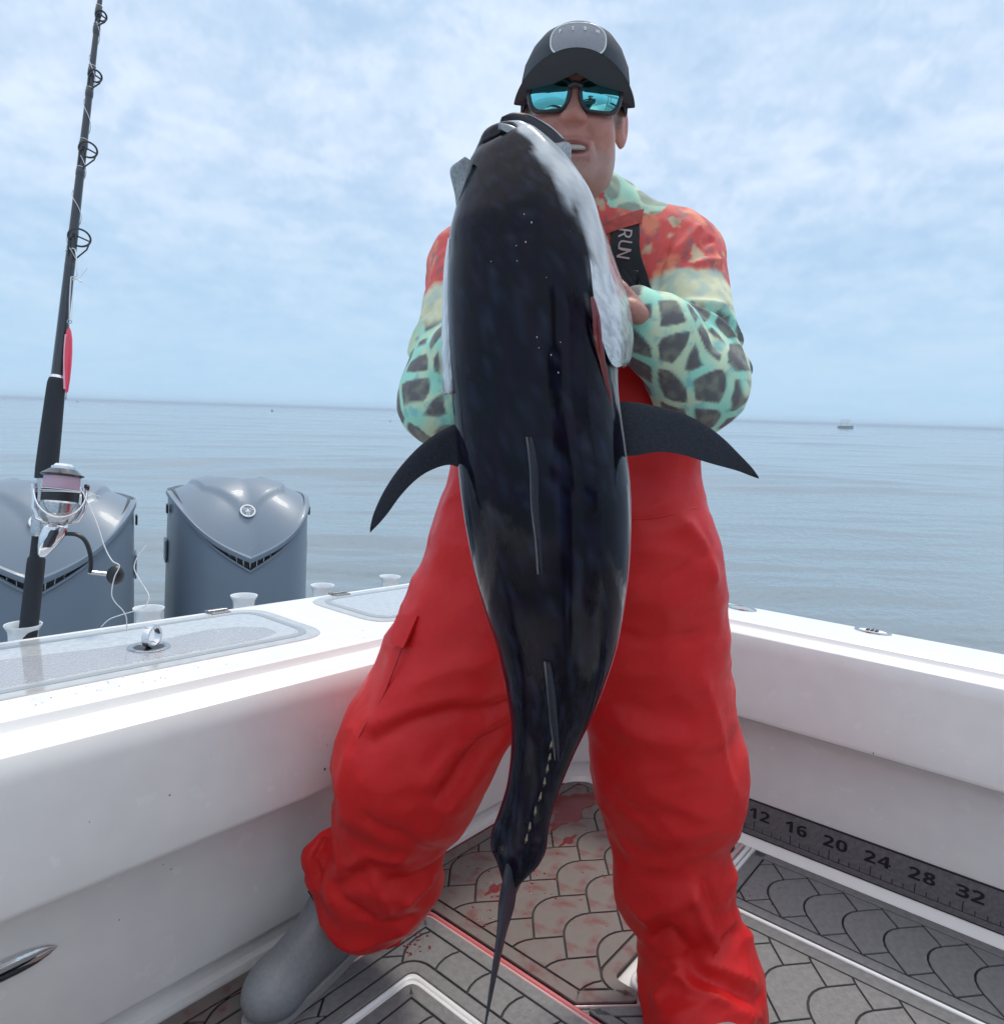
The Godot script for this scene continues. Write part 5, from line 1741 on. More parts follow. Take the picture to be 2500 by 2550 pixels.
	g.tube(curve([Vector3(0.733, 1.287, -0.4742), Vector3(0.7373, 1.263, -0.469), Vector3(0.7431, 1.239, -0.4682), Vector3(0.754, 1.216, -0.4677), Vector3(0.7673, 1.192, -0.4673), Vector3(0.7803, 1.163, -0.4665), Vector3(0.7899, 1.121, -0.4652)], 5), [0.002, 0.003, 0.0035, 0.004, 0.0045, 0.005, 0.005, 0.0055, 0.0055, 0.0055, 0.0055, 0.005, 0.005, 0.005, 0.005, 0.0045, 0.004, 0.004, 0.004, 0.004, 0.0035, 0.0035, 0.0035, 0.0035, 0.003, 0.003, 0.003, 0.003, 0.002, 0.002, 0.002], 10, true, 0.5, view)
	obj("gill_slit", g.mesh(60.0), M.blood, tuna)
	# ---- pectoral fins
	blade(tuna, "pectoral_fin", [[Vector3(0.7053, 1.129, -0.6572), Vector3(0.7065, 1.062, -0.6533)], [Vector3(0.6915, 1.12, -0.6682), Vector3(0.6937, 1.067, -0.6649)], [Vector3(0.6727, 1.106, -0.6799), Vector3(0.675, 1.06, -0.6774)], [Vector3(0.6515, 1.085, -0.6905), Vector3(0.6549, 1.046, -0.6874)], [Vector3(0.6295, 1.056, -0.7008), Vector3(0.6348, 1.023, -0.6964)], [Vector3(0.6126, 1.026, -0.7081), Vector3(0.6183, 0.9972, -0.7037)], [Vector3(0.6013, 0.9985, -0.712), Vector3(0.6077, 0.9828, -0.7085)], [Vector3(0.5965, 0.9807, -0.7124), Vector3(0.6013, 0.975, -0.7121)], [Vector3(0.5952, 0.9722, -0.7112), Vector3(0.5981, 0.9706, -0.7138)]], 0.0045, M.fin)
	blade(tuna, "pectoral_fin", [[Vector3(0.846, 1.169, -0.4948), Vector3(0.8493, 1.094, -0.4872)], [Vector3(0.8549, 1.169, -0.4712), Vector3(0.8565, 1.095, -0.4659)], [Vector3(0.8668, 1.164, -0.4401), Vector3(0.868, 1.102, -0.4366)], [Vector3(0.8781, 1.156, -0.4092), Vector3(0.8797, 1.1, -0.4063)], [Vector3(0.8891, 1.142, -0.3812), Vector3(0.8892, 1.093, -0.3809)], [Vector3(0.8982, 1.125, -0.3582), Vector3(0.897, 1.088, -0.3612)], [Vector3(0.9053, 1.105, -0.3374), Vector3(0.906, 1.083, -0.3399)], [Vector3(0.9121, 1.089, -0.3222), Vector3(0.9131, 1.078, -0.3259)], [Vector3(0.9151, 1.078, -0.3138), Vector3(0.9171, 1.075, -0.3174)], [Vector3(0.915, 1.074, -0.3119), Vector3(0.9184, 1.074, -0.314)]], 0.0045, M.fin)
	# ---- dorsal fins folded into the back
	for e in [[Vector3(0.6898, 1.109, -0.5227), Vector3(0.6907, 1.069, -0.5164), Vector3(0.6914, 1.024, -0.5096), Vector3(0.6924, 0.9786, -0.5024), Vector3(0.6932, 0.9375, -0.496)], [Vector3(0.6951, 0.8192, -0.478), Vector3(0.6961, 0.7731, -0.4707), Vector3(0.6968, 0.728, -0.4639), Vector3(0.6975, 0.6929, -0.4585), Vector3(0.6981, 0.6669, -0.4544)]]:
		g = Geo.new()
		var lp := []
		var lr := []
		for k in e.size():
			lp.append(on_back(pts, rad, frames, fl, e[k]))
		lp = Array(curve(lp, 5))
		for k in lp.size():
			lr.append(0.0006 + 0.0052 * sin(PI * pow((k + 0.3) / lp.size(), 0.6)))
		g.tube(lp, lr, 8, true, 0.9, view)
		obj("dorsal_fin", g.mesh(60.0), M.fin, tuna)
		g = Geo.new()
		var hp := []
		for p in lp:
			hp.append(p - Vector3(0.63, 0, 0.77) * 0.0045 + view * 0.001)
		g.tube(hp, 0.0016, 6, true, 1.0, view)
		obj("fin_spine", g.mesh(60.0), M.finspine, tuna)
	# ---- finlets down to the tail
	for e in [Vector3(0.6936, 0.7026, -0.4646), Vector3(0.6915, 0.6833, -0.4646), Vector3(0.6888, 0.666, -0.4657), Vector3(0.6853, 0.6456, -0.4672), Vector3(0.6809, 0.6236, -0.4697), Vector3(0.6762, 0.6031, -0.4728), Vector3(0.6704, 0.581, -0.4769), Vector3(0.6668, 0.5636, -0.4791)]:
		g = Geo.new()
		var a := on_back(pts, rad, frames, fl, e)
		var b := on_back(pts, rad, frames, fl, e + Vector3(-0.0015, -0.013, -0.0015))
		g.tube([a, a.lerp(b, 0.5) + view * 0.006, b + view * 0.002], [0.0008, 0.0022, 0.0006], 6, true, 1.0, view)
		obj("finlet", g.mesh(60.0), M.finlet, tuna)
	# ---- tail: two lobes of a crescent, seen edge on
	blade(tuna, "tail_fin", [[Vector3(0.7318, 0.521, -0.5494), Vector3(0.757, 0.4987, -0.5473)], [Vector3(0.7091, 0.5013, -0.538), Vector3(0.7438, 0.4713, -0.5392)], [Vector3(0.6789, 0.4966, -0.519), Vector3(0.7142, 0.4716, -0.52)], [Vector3(0.6544, 0.4855, -0.4998), Vector3(0.6804, 0.4627, -0.5047)], [Vector3(0.6284, 0.4716, -0.4823), Vector3(0.647, 0.4473, -0.4881)], [Vector3(0.6095, 0.4523, -0.4712), Vector3(0.6207, 0.4365, -0.4744)], [Vector3(0.5908, 0.4347, -0.4601), Vector3(0.5963, 0.4252, -0.4616)], [Vector3(0.581, 0.4214, -0.4544), Vector3(0.582, 0.4197, -0.4545)]], 0.0075, M.fin)
	blade(tuna, "tail_fin", [[Vector3(0.7477, 0.5113, -0.5556), Vector3(0.7648, 0.5005, -0.5491)], [Vector3(0.773, 0.4611, -0.5735), Vector3(0.7921, 0.4583, -0.5656)], [Vector3(0.8321, 0.3955, -0.6194), Vector3(0.8505, 0.3921, -0.6123)], [Vector3(0.8784, 0.3442, -0.6511), Vector3(0.8884, 0.3436, -0.6468)], [Vector3(0.9087, 0.308, -0.6727), Vector3(0.9104, 0.3081, -0.6723)]], 0.006, M.fin)

func colours(g: Geo, c: Color) -> PackedColorArray:
	var r := PackedColorArray()
	r.resize(g.v.size())
	r.fill(c)
	return r

# the place on the back nearest the line of the ridge
func on_back(pts: Array, rad: Array, frames: Array, fl: Array, q: Vector3) -> Vector3:
	var best := 1e9
	var at := Vector3.ZERO
	for k in pts.size():
		var d: float = absf(q.y - pts[k].y)
		if d < best:
			best = d
			var off: float = clampf((q - pts[k]).dot(frames[k][1]) / rad[k], -0.9, 0.9)
			at = pts[k] + frames[k][1] * off * rad[k] + frames[k][0] * sqrt(1.0 - off * off) * rad[k] * 0.92 * fl[k]
			at.y = q.y
	return at

func gill_plate(tuna: Node3D, rows: Array, nz: FastNoiseLite) -> void:
	var g := Geo.new()
	var rings := []
	for e in rows:
		var a: Vector3 = e[0]
		var b: Vector3 = e[1]
		var out := Vector3(-0.775, 0.083, 0.632)
		var ring := PackedVector3Array()
		var m := 14
		for j in m + 1:
			var t := float(j) / m
			ring.append(a.lerp(b, t) + out * (0.013 * sin(PI * t) - 0.001))
		for j in range(m, -1, -1):
			var t := float(j) / m
			ring.append(a.lerp(b, t) + out * (0.013 * sin(PI * t) - 0.005))
		rings.append(ring)
	var fine := []
	for k in rings.size() - 1:
		for j in 4:
			var ring := PackedVector3Array()
			for i in rings[0].size():
				ring.append(rings[k][i].cubic_interpolate(rings[k + 1][i], rings[maxi(k - 1, 0)][i], rings[mini(k + 2, rings.size() - 1)][i], j / 4.0))
			fine.append(ring)
	fine.append(rings[rings.size() - 1])
	g.loft(fine)
	for p in g.v:
		var e := nz.get_noise_3d(p.x * 8.0, p.y * 1.0, p.z * 8.0)
		g.c.append(Color(0.40, 0.43, 0.46).lerp(Color(0.62, 0.64, 0.66), smoothstep(-0.3, 0.3, e)).lerp(Color(0.20, 0.23, 0.27), smoothstep(0.15, 0.4, nz.get_noise_3d(p.x * 10.0 + 3.0, p.y * 1.4, p.z * 10.0)) * 0.7))
	obj("gill_cover", g.mesh(60.0), M.gill, tuna)

func blade(tuna: Node3D, called: String, pairs: Array, thick: float, m: Material) -> void:
	var g := Geo.new()
	var rings := []
	var last := pairs.size() - 1
	for k in pairs.size():
		var a: Vector3 = pairs[k][0]
		var b: Vector3 = pairs[k][1]
		var d: Vector3 = (pairs[mini(k + 1, last)][0] - pairs[maxi(k - 1, 0)][0])
		var nn := d.cross(b - a).normalized()
		var th := thick * (1.0 - 0.85 * float(k) / last)
		var ring := PackedVector3Array()
		for j in 16:
			var w := TAU * j / 16.0
			ring.append(a.lerp(b, 0.5 - 0.5 * cos(w)) + nn * sin(w) * th * (0.6 + 0.4 * cos(w)))
		rings.append(ring)
	var fine := []
	for k in rings.size() - 1:
		for j in 4:
			var ring := PackedVector3Array()
			for i in 16:
				ring.append(rings[k][i].cubic_interpolate(rings[k + 1][i], rings[maxi(k - 1, 0)][i], rings[mini(k + 2, last)][i], j / 4.0))
			fine.append(ring)
	fine.append(rings[last])
	g.loft(fine)
	obj(called, g.mesh(50.0), m, tuna)

# ---------------------------------------------------------------- helpers
class Geo:
	var v := PackedVector3Array()
	var t := PackedInt32Array()
	var c := PackedColorArray()
	var uv := PackedVector2Array()
	func add(p: Vector3) -> int:
		v.append(p)
		return v.size() - 1
	func tri(a: int, b: int, d: int) -> void:
		t.append(a); t.append(b); t.append(d)
	func quad(a: int, b: int, d: int, e: int) -> void:
		tri(a, b, d); tri(a, d, e)
	# turns the triangles from index t0 on so that they face outwards (closed shapes)
	func outward(t0: int) -> void:
		var vol := 0.0
		var o := v[t[t0]]
		for k in range(t0, t.size(), 3):
			vol += (v[t[k]] - o).dot((v[t[k + 1]] - o).cross(v[t[k + 2]] - o))
		if vol < 0.0:
			flip(t0)
	func flip(t0: int) -> void:
		for k in range(t0, t.size(), 3):
			var q := t[k + 1]
			t[k + 1] = t[k + 2]
			t[k + 2] = q
	# rings of equal length, joined one to the next
	func loft(rings: Array, closed := true, cap0 := true, cap1 := true, orient := true) -> void:
		var t0 := t.size()
		var base := v.size()
		var n: int = rings[0].size()
		for r in rings:
			for p in r:
				v.append(p)
		var m := n if closed else n - 1
		for k in rings.size() - 1:
			for j in m:
				var a := base + k * n + j
				var b := base + k * n + (j + 1) % n
				quad(a, b, b + n, a + n)
		if cap0:
			cap(rings[0], base, true)
		if cap1:
			cap(rings[rings.size() - 1], base + (rings.size() - 1) * n, false)
		if orient:
			outward(t0)
	func cap(ring, at: int, rev: bool) -> void:
		var m := Vector3.ZERO
		for p in ring:
			m += p
		var n: int = ring.size()
		var k := add(m / n)
		for j in n:
			if rev:
				tri(k, at + (j + 1) % n, at + j)
			else:
				tri(k, at + j, at + (j + 1) % n)
	func box(lo: Vector3, hi: Vector3, bv := 0.002) -> void:
		var rings := []
		for s in [[lo.y, bv], [lo.y + bv, 0.0], [hi.y - bv, 0.0], [hi.y, bv]]:
			var i: float = s[1]
			var r := PackedVector3Array()
			var x0: float = lo.x + i; var x1: float = hi.x - i; var z0: float = lo.z + i; var z1: float = hi.z - i
			for q in [[x0 + bv, z0], [x1 - bv, z0], [x1, z0 + bv], [x1, z1 - bv], [x1 - bv, z1], [x0 + bv, z1], [x0, z1 - bv], [x0, z0 + bv]]:
				r.append(Vector3(q[0], s[0], q[1]))
			rings.append(r)
		loft(rings)
	func tube(pts, rad, n := 10, cap := true, flat := 1.0, up := Vector3.ZERO) -> void:
		var rings := []
		var side := Vector3.ZERO
		for k in pts.size():
			var d: Vector3 = (pts[mini(k + 1, pts.size() - 1)] - pts[maxi(k - 1, 0)]).normalized()
			if side == Vector3.ZERO:
				side = d.cross(up if up != Vector3.ZERO else (Vector3.UP if absf(d.y) < 0.9 else Vector3.RIGHT)).normalized()
			side = (side - d * side.dot(d)).normalized()
			var nn := side.cross(d)
			var r: float = rad[k] if rad is Array or rad is PackedFloat32Array else rad
			var ring := PackedVector3Array()
			for j in n:
				var a := TAU * j / n
				ring.append(pts[k] + side * cos(a) * r + nn * sin(a) * r * flat)
			rings.append(ring)
		loft(rings, true, cap, cap)
	# profile of [radius, height] about an axis
	func lathe(at: Vector3, axis: Vector3, prof: Array, n := 24, cap := true) -> void:
		var a := axis.normalized()
		var x := a.cross(Vector3.RIGHT if absf(a.x) < 0.8 else Vector3.UP).normalized()
		var y := a.cross(x)
		var rings := []
		for q in prof:
			var ring := PackedVector3Array()
			for j in n:
				var w := TAU * j / n
				ring.append(at + a * q[1] + (x * cos(w) + y * sin(w)) * q[0])
			rings.append(ring)
		loft(rings, true, cap, cap)
	func torus(at: Vector3, axis: Vector3, r: float, th: float, n := 28, m := 8, flat := 1.0) -> void:
		var a := axis.normalized()
		var x := a.cross(Vector3.RIGHT if absf(a.x) < 0.8 else Vector3.UP).normalized()
		var y := a.cross(x)
		var rings := []
		for k in n + 1:
			var w := TAU * k / n
			var d := x * cos(w) + y * sin(w)
			var ring := PackedVector3Array()
			for j in m:
				var q := TAU * j / m
				ring.append(at + d * (r + th * cos(q)) + a * th * flat * sin(q))
			rings.append(ring)
		loft(rings, true, false, false)
	func ball(at: Vector3, r: Vector3, b := Basis.IDENTITY, n := 16, m := 10) -> void:
		var rings := []
		for k in range(0, m + 1):
			var f := lerpf(0.02, PI - 0.02, float(k) / m)
			var ring := PackedVector3Array()
			for j in n:
				var w := TAU * j / n
				ring.append(at + b * Vector3(r.x * sin(f) * cos(w), r.y * cos(f), r.z * sin(f) * sin(w)))
			rings.append(ring)
		loft(rings)
	# flat polygon (x, z) raised from y0 to y1, its upper edge bevelled
	func prism(poly: PackedVector2Array, y0: float, y1: float, bv := 0.0006, bottom := false) -> void:
		var t0 := t.size()
		var n := poly.size()
		var b := v.size()
		var ins := Geo.inset(poly, bv)
		for s in [[poly, y0], [poly, y1 - bv], [ins, y1]]:
			for p in s[0]:
				v.append(Vector3(p.x, s[1], p.y))
		for k in 2:
			for j in n:
				var q := b + k * n + j
				var w := b + k * n + (j + 1) % n
				quad(q, w, w + n, q + n)
		var top := Geometry2D.triangulate_polygon(poly)
		for k in range(0, top.size(), 3):
			var p0 := b + 2 * n + top[k]; var p1 := b + 2 * n + top[k + 1]; var p2 := b + 2 * n + top[k + 2]
			if (v[p1] - v[p0]).cross(v[p2] - v[p0]).y < 0.0:
				tri(p0, p2, p1)
			else:
				tri(p0, p1, p2)
		# sides outwards
		var area := 0.0
		for j in n:
			area += poly[j].cross(poly[(j + 1) % n])
		if area > 0.0:
			for k in range(t0, t0 + n * 12, 3):
				var q := t[k + 1]
				t[k + 1] = t[k + 2]
				t[k + 2] = q
		if bottom:
			for k in range(0, top.size(), 3):
				tri(b + top[k], b + top[k + 2], b + top[k + 1])
	static func inset(poly: PackedVector2Array, d: float) -> PackedVector2Array:
		var n := poly.size()
		var area := 0.0
		for j in n:
			area += poly[j].cross(poly[(j + 1) % n])
		var s := signf(area)
		var r := PackedVector2Array()
		for j in n:
			var a := (poly[j] - poly[(j + n - 1) % n]).normalized()
			var b := (poly[(j + 1) % n] - poly[j]).normalized()
			var na := Vector2(-a.y, a.x) * s
			var nb := Vector2(-b.y, b.x) * s
			var m := na + nb
			r.append(poly[j] + m * (d / maxf(0.35, 1.0 + na.dot(nb))))
		return r
	func mesh(crease := 35.0) -> ArrayMesh:
		# a corner's normal is the mean of the faces round its place that turn less than the crease
		var cs := cos(deg_to_rad(crease))
		var at := {}
		var who := PackedInt32Array()
		who.resize(v.size())
		var lists := []
		for k in v.size():
			var key := Vector3i((v[k] * 20000.0).round())
			if not at.has(key):
				at[key] = lists.size()
				lists.append(PackedInt32Array())
			who[k] = at[key]
		var nt := t.size() / 3
		var fn := PackedVector3Array()
		fn.resize(nt)
		var fa := PackedVector3Array()
		fa.resize(nt)
		for k in nt:
			var x := (v[t[3 * k + 1]] - v[t[3 * k]]).cross(v[t[3 * k + 2]] - v[t[3 * k]])
			fa[k] = x
			fn[k] = x.normalized()
			for j in 3:
				lists[who[t[3 * k + j]]].append(k)
		var ov := PackedVector3Array(); var on := PackedVector3Array(); var oc := PackedColorArray(); var ou := PackedVector2Array()
		for k in nt:
			for j in [0, 2, 1]:
				var q := t[3 * k + j]
				var m := Vector3.ZERO
				for f in lists[who[q]]:
					if fn[f].dot(fn[k]) > cs:
						m += fa[f]
				ov.append(v[q])
				on.append(m.normalized() if m.length_squared() > 0.0 else fn[k])
				if c.size():
					oc.append(c[q])
				if uv.size():
					ou.append(uv[q])
		var arr := []
		arr.resize(Mesh.ARRAY_MAX)
		arr[Mesh.ARRAY_VERTEX] = ov
		arr[Mesh.ARRAY_NORMAL] = on
		if c.size():
			arr[Mesh.ARRAY_COLOR] = oc
		if uv.size():
			arr[Mesh.ARRAY_TEX_UV] = ou
		var am := ArrayMesh.new()
		am.add_surface_from_arrays(Mesh.PRIMITIVE_TRIANGLES, arr)
		return am

# a smooth body made of tapered capsules and ellipsoids, meshed as surface nets
class Field:
	var kind := PackedInt32Array()   # 0 capsule, 1 ellipsoid; +2 cuts away
	var a := PackedVector3Array()
	var b := PackedVector3Array()    # capsule: other end minus a; ellipsoid: radii
	var r0 := PackedFloat32Array()
	var r1 := PackedFloat32Array()
	var k := PackedFloat32Array()
	var inv: Array[Basis] = []
	var verts := PackedVector3Array()
	var idx := PackedInt32Array()
	var norms := PackedVector3Array()
	var cols := PackedColorArray()
	func cap(p: Vector3, q: Vector3, ra: float, rb: float, blend := 0.03, cut := false) -> void:
		kind.append(2 if cut else 0); a.append(p); b.append(q - p); r0.append(ra); r1.append(rb); k.append(blend); inv.append(Basis.IDENTITY)
	func ell(p: Vector3, r: Vector3, blend := 0.02, bas := Basis.IDENTITY, cut := false) -> void:
		kind.append(3 if cut else 1); a.append(p); b.append(r); r0.append(0); r1.append(0); k.append(blend); inv.append(bas.inverse())
	func chain(pts: Array, rad: Array, blend := 0.03) -> void:
		for j in pts.size() - 1:
			cap(pts[j], pts[j + 1], rad[j], rad[j + 1], blend)
	func one(n: int, p: Vector3) -> float:
		if kind[n] % 2 == 0:
			var ba := b[n]
			var pa := p - a[n]
			var h := clampf(pa.dot(ba) / maxf(ba.length_squared(), 1e-9), 0.0, 1.0)
			return (pa - ba * h).length() - lerpf(r0[n], r1[n], h)
		var q := inv[n] * (p - a[n])
		var rr := b[n]
		var k0 := (q / rr).length()
		var k1 := (q / (rr * rr)).length()
		return k0 * (k0 - 1.0) / maxf(k1, 1e-6)
	func dist(p: Vector3, list: PackedInt32Array) -> float:
		var d := 1e3
		for n in list:
			var e := one(n, p)
			var kk := k[n]
			if kind[n] < 2:
				var h := maxf(kk - absf(d - e), 0.0) / kk
				d = minf(d, e) - h * h * kk * 0.25
			else:
				var h := maxf(kk - absf(d + e), 0.0) / kk
				d = maxf(d, -e) + h * h * kk * 0.25
		return d
	func all() -> PackedInt32Array:
		var l := PackedInt32Array()
		for n in kind.size():
			l.append(n)
		return l
	func grad(p: Vector3, list: PackedInt32Array) -> Vector3:
		var e := 0.0015
		return Vector3(dist(p + Vector3(e, 0, 0), list) - dist(p - Vector3(e, 0, 0), list), dist(p + Vector3(0, e, 0), list) - dist(p - Vector3(0, e, 0), list), dist(p + Vector3(0, 0, e), list) - dist(p - Vector3(0, 0, e), list)).normalized()
	# the nearest place on the surface
	func onto(p: Vector3, off := 0.0) -> Vector3:
		var l := all()
		for j in 8:
			p -= grad(p, l) * (dist(p, l) - off) * 0.9
		return p
	func build(h: float) -> void:
		var lo := Vector3.INF
		var hi := -Vector3.INF
		for n in kind.size():
			if kind[n] >= 2:
				continue
			if kind[n] == 0:
				var m := maxf(r0[n], r1[n]) + 0.02
				lo = lo.min(a[n] - Vector3.ONE * m).min(a[n] + b[n] - Vector3.ONE * m)
				hi = hi.max(a[n] + Vector3.ONE * m).max(a[n] + b[n] + Vector3.ONE * m)
			else:
				var m := maxf(b[n].x, maxf(b[n].y, b[n].z)) + 0.02
				lo = lo.min(a[n] - Vector3.ONE * m)
				hi = hi.max(a[n] + Vector3.ONE * m)
		var B := 8
		var nb := Vector3i(((hi - lo) / (h * B)).ceil())
		var nx := nb.x * B + 1
		var ny := nb.y * B + 1
		var nz := nb.z * B + 1
		var val := PackedFloat32Array()
		val.resize(nx * ny * nz)
		val.fill(1e9)
		var vid := PackedInt32Array()
		vid.resize(nx * ny * nz)
		vid.fill(-1)
		var every := all()
		var rad := h * B * 0.8661
		var blocks := PackedInt32Array()
		for bz in nb.z:
			for by in nb.y:
				for bx in nb.x:
					var c := lo + Vector3(bx + 0.5, by + 0.5, bz + 0.5) * h * B
					var near := 1e9
					var ds := PackedFloat32Array()
					for n in every:
						var e := one(n, c)
						ds.append(e)
						if kind[n] < 2:
							near = minf(near, e)
					if near > rad * 1.3 + 0.05 or near < -rad * 2.5 - 0.06:
						continue
					var dd := dist(c, every)
					if absf(dd) > rad * 1.35 + 0.004:
						continue
					var list := PackedInt32Array()
					for n in every:
						if ds[n] < near + 2.0 * rad + 2.0 * k[n] + 0.01:
							list.append(n)
					blocks.append(bx); blocks.append(by); blocks.append(bz)
					for z in range(bz * B, bz * B + B + 1):
						for y in range(by * B, by * B + B + 1):
							var row := (z * ny + y) * nx
							for x in range(bx * B, bx * B + B + 1):
								if val[row + x] > 1e8:
									val[row + x] = dist(lo + Vector3(x, y, z) * h, list)
		var sx := 1
		var sy := nx
		var sz := nx * ny
		var off := PackedInt32Array([0, sx, sy, sx + sy, sz, sx + sz, sy + sz, sx + sy + sz])
		var ea := PackedInt32Array([0, 2, 4, 6, 0, 1, 4, 5, 0, 1, 2, 3])
		var eb := PackedInt32Array([1, 3, 5, 7, 2, 3, 6, 7, 4, 5, 6, 7])
		for q in range(0, blocks.size(), 3):
			for z in range(blocks[q + 2] * B, blocks[q + 2] * B + B):
				for y in range(blocks[q + 1] * B, blocks[q + 1] * B + B):
					for x in range(blocks[q] * B, blocks[q] * B + B):
						var at := (z * ny + y) * nx + x
						var s := 0
						for j in 8:
							if val[at + off[j]] < 0.0:
								s += 1
						if s == 0 or s == 8:
							continue
						var m := Vector3.ZERO
						var cnt := 0
						for e in 12:
							var va := val[at + off[ea[e]]]
							var vb := val[at + off[eb[e]]]
							if (va < 0.0) != (vb < 0.0):
								var f := va / (va - vb)
								var ca := ea[e]
								var cb := eb[e]
								m += Vector3(ca & 1, (ca >> 1) & 1, ca >> 2).lerp(Vector3(cb & 1, (cb >> 1) & 1, cb >> 2), f)
								cnt += 1
						vid[at] = verts.size()
						verts.append(lo + (Vector3(x, y, z) + m / cnt) * h)
		for q in range(0, blocks.size(), 3):
			for z in range(blocks[q + 2] * B, blocks[q + 2] * B + B):
				for y in range(blocks[q + 1] * B, blocks[q + 1] * B + B):
					for x in range(blocks[q] * B, blocks[q] * B + B):
						var at := (z * ny + y) * nx + x
						if vid[at] < 0:
							continue
						var v0 := val[at] < 0.0
						if y > 0 and z > 0 and v0 != (val[at + sx] < 0.0):
							face(vid[at], vid[at - sy], vid[at - sy - sz], vid[at - sz], v0)
						if x > 0 and z > 0 and v0 != (val[at + sy] < 0.0):
							face(vid[at], vid[at - sz], vid[at - sx - sz], vid[at - sx], v0)
						if x > 0 and y > 0 and v0 != (val[at + sz] < 0.0):
							face(vid[at], vid[at - sx], vid[at - sx - sy], vid[at - sy], v0)
		renorm()
	func face(p: int, q: int, r: int, s: int, inside: bool) -> void:
		if p < 0 or q < 0 or r < 0 or s < 0:
			return
		if inside:
			idx.append_array(PackedInt32Array([p, q, r, p, r, s]))
		else:
			idx.append_array(PackedInt32Array([p, r, q, p, s, r]))
	func renorm() -> void:
		norms.resize(verts.size())
		norms.fill(Vector3.ZERO)
		for q in range(0, idx.size(), 3):
			var n := (verts[idx[q + 1]] - verts[idx[q]]).cross(verts[idx[q + 2]] - verts[idx[q]])
			for j in 3:
				norms[idx[q + j]] += n
		for q in norms.size():
			norms[q] = norms[q].normalized()
	func append(o: Field) -> void:
		var base := verts.size()
		verts.append_array(o.verts)
		norms.append_array(o.norms)
		cols.append_array(o.cols)
		for q in o.idx:
			idx.append(q + base)
	func place(tr: Transform3D) -> void:
		for q in verts.size():
			verts[q] = tr * verts[q]
			norms[q] = (tr.basis * norms[q]).normalized()
	func mesh() -> ArrayMesh:
		var arr := []
		arr.resize(Mesh.ARRAY_MAX)
		arr[Mesh.ARRAY_VERTEX] = verts
		arr[Mesh.ARRAY_NORMAL] = norms
		if cols.size() == verts.size():
			arr[Mesh.ARRAY_COLOR] = cols
		var ix := PackedInt32Array()
		ix.resize(idx.size())
		for q in range(0, idx.size(), 3):
			ix[q] = idx[q]; ix[q + 1] = idx[q + 2]; ix[q + 2] = idx[q + 1]
		arr[Mesh.ARRAY_INDEX] = ix
		var am := ArrayMesh.new()
		am.add_surface_from_arrays(Mesh.PRIMITIVE_TRIANGLES, arr)
		return am

func tag(o: Node, label: String, category: String, group := "", kind := "") -> void:
	if label: o.set_meta("label", label)
	if category: o.set_meta("category", category)
	if group: o.set_meta("group", group)
	if kind: o.set_meta("kind", kind)

# a thing on the boat: a node at its base, given in the deck's own axes
func thing(called: String, label: String, category: String, base: Vector3, group := "") -> Node3D:
	var o := Node3D.new()
	o.name = called
	o.transform = BOAT * Transform3D(Basis.IDENTITY, base)
	o.set_meta("base", base)
	add_child(o, true)
	tag(o, label, category, group)
	return o

# a mesh in the deck's axes, as a thing of its own, a part or a sub-part
func obj(called: String, m: Mesh, mat: Material, parent: Node3D = null) -> MeshInstance3D:
	var o := MeshInstance3D.new()
	o.name = called
	o.mesh = m
	o.material_override = mat
	if parent == null:
		o.transform = BOAT
		add_child(o, true)
		return o
	if parent.has_meta("base"):
		o.position = -parent.get_meta("base")
	parent.add_child(o, true)
	return o

func mat(col: Color, rough: float, metal := 0.0, coat := 0.0, spec := 0.5) -> StandardMaterial3D:
	var m := StandardMaterial3D.new()
	m.albedo_color = col.linear_to_srgb()
	m.roughness = rough
	m.metallic = metal
	m.metallic_specular = spec
	if coat > 0.0:
		m.clearcoat_enabled = true
		m.clearcoat = coat
		m.clearcoat_roughness = 0.05
	return m

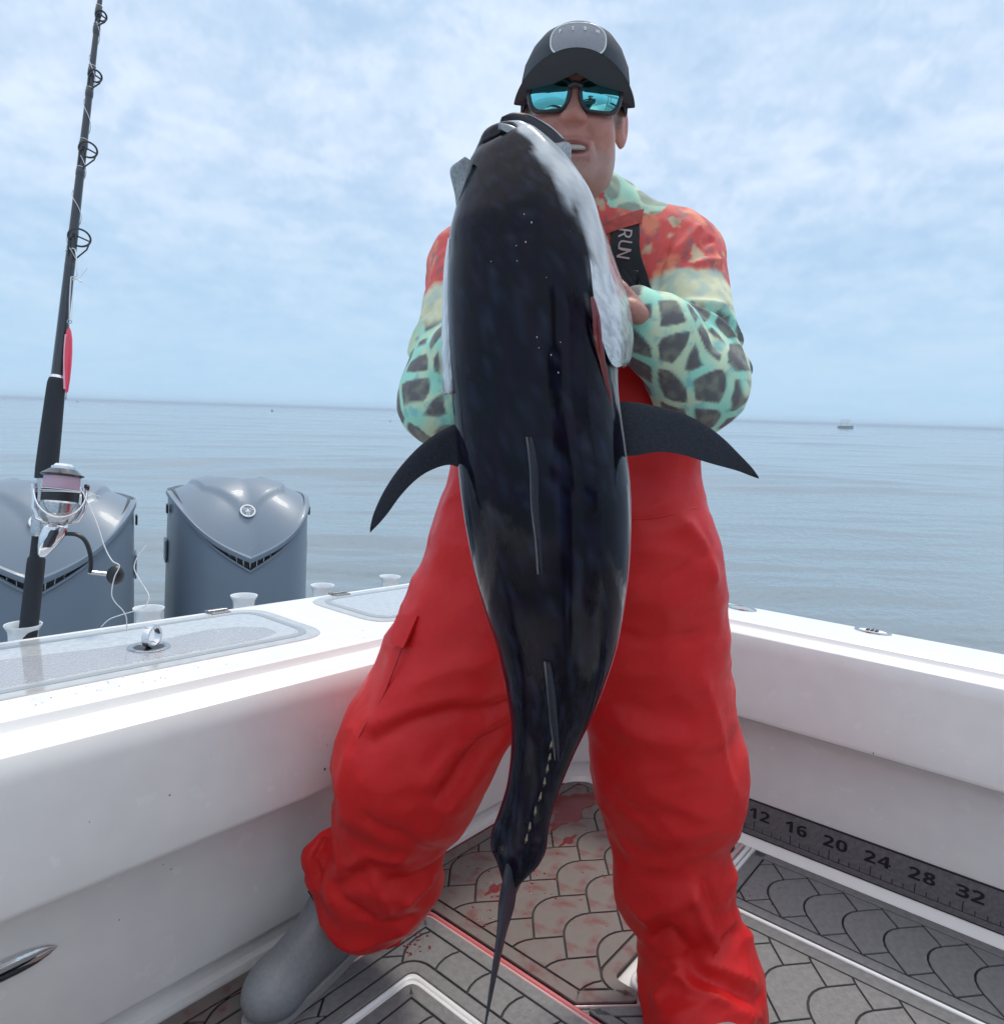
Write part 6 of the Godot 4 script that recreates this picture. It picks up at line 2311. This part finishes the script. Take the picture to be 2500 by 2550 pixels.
func noise_tex(seed_: int, freq: float, lo: Color, hi: Color, size := 256, type := FastNoiseLite.TYPE_SIMPLEX_SMOOTH, oct := 4) -> NoiseTexture2D:
	var n := FastNoiseLite.new()
	n.noise_type = type
	n.seed = seed_
	n.frequency = freq
	n.fractal_octaves = oct
	var t := NoiseTexture2D.new()
	t.width = size
	t.height = size
	t.seamless = true
	t.noise = n
	var g := Gradient.new()
	g.set_color(0, lo)
	g.set_color(1, hi)
	t.color_ramp = g
	return t

func bump_tex(seed_: int, freq: float, strength: float, size := 256, type := FastNoiseLite.TYPE_SIMPLEX_SMOOTH) -> NoiseTexture2D:
	var n := FastNoiseLite.new()
	n.noise_type = type
	n.seed = seed_
	n.frequency = freq
	n.fractal_octaves = 3
	var t := NoiseTexture2D.new()
	t.width = size
	t.height = size
	t.seamless = true
	t.noise = n
	t.as_normal_map = true
	t.bump_strength = strength
	return t

# grain over a material: colour multiplied by noise, and a fine relief
func grain(m: StandardMaterial3D, scale: float, lo: float, hi: float, seed_: int, relief := 0.0, freq := 0.03) -> StandardMaterial3D:
	m.uv1_triplanar = true
	m.uv1_scale = Vector3.ONE * scale
	m.albedo_texture = noise_tex(seed_, freq, Color(lo, lo, lo), Color(hi, hi, hi))
	if relief > 0.0:
		m.normal_enabled = true
		m.normal_texture = bump_tex(seed_ + 7, freq * 2.0, 4.0)
		m.normal_scale = relief
	return m

func curve(pts: Array, n: int) -> PackedVector3Array:
	# Catmull-Rom through the points
	var r := PackedVector3Array()
	for k in pts.size() - 1:
		for j in n:
			var t := float(j) / n
			r.append(pts[k].cubic_interpolate(pts[k + 1], pts[maxi(k - 1, 0)], pts[mini(k + 2, pts.size() - 1)], t))
	r.append(pts[pts.size() - 1])
	return r

func rounded(poly: PackedVector2Array, r: float, n := 5) -> PackedVector2Array:
	var out := PackedVector2Array()
	var m := poly.size()
	for j in m:
		var p := poly[j]
		var a := (poly[(j + m - 1) % m] - p).normalized()
		var b := (poly[(j + 1) % m] - p).normalized()
		var half := a.angle_to(b) * 0.5
		var q: float = r / absf(tan(half))
		var p0 := p + a * q
		var p1 := p + b * q
		for k in n + 1:
			var t := float(k) / n
			out.append(p0.lerp(p, t).lerp(p.lerp(p1, t), t))
	return out
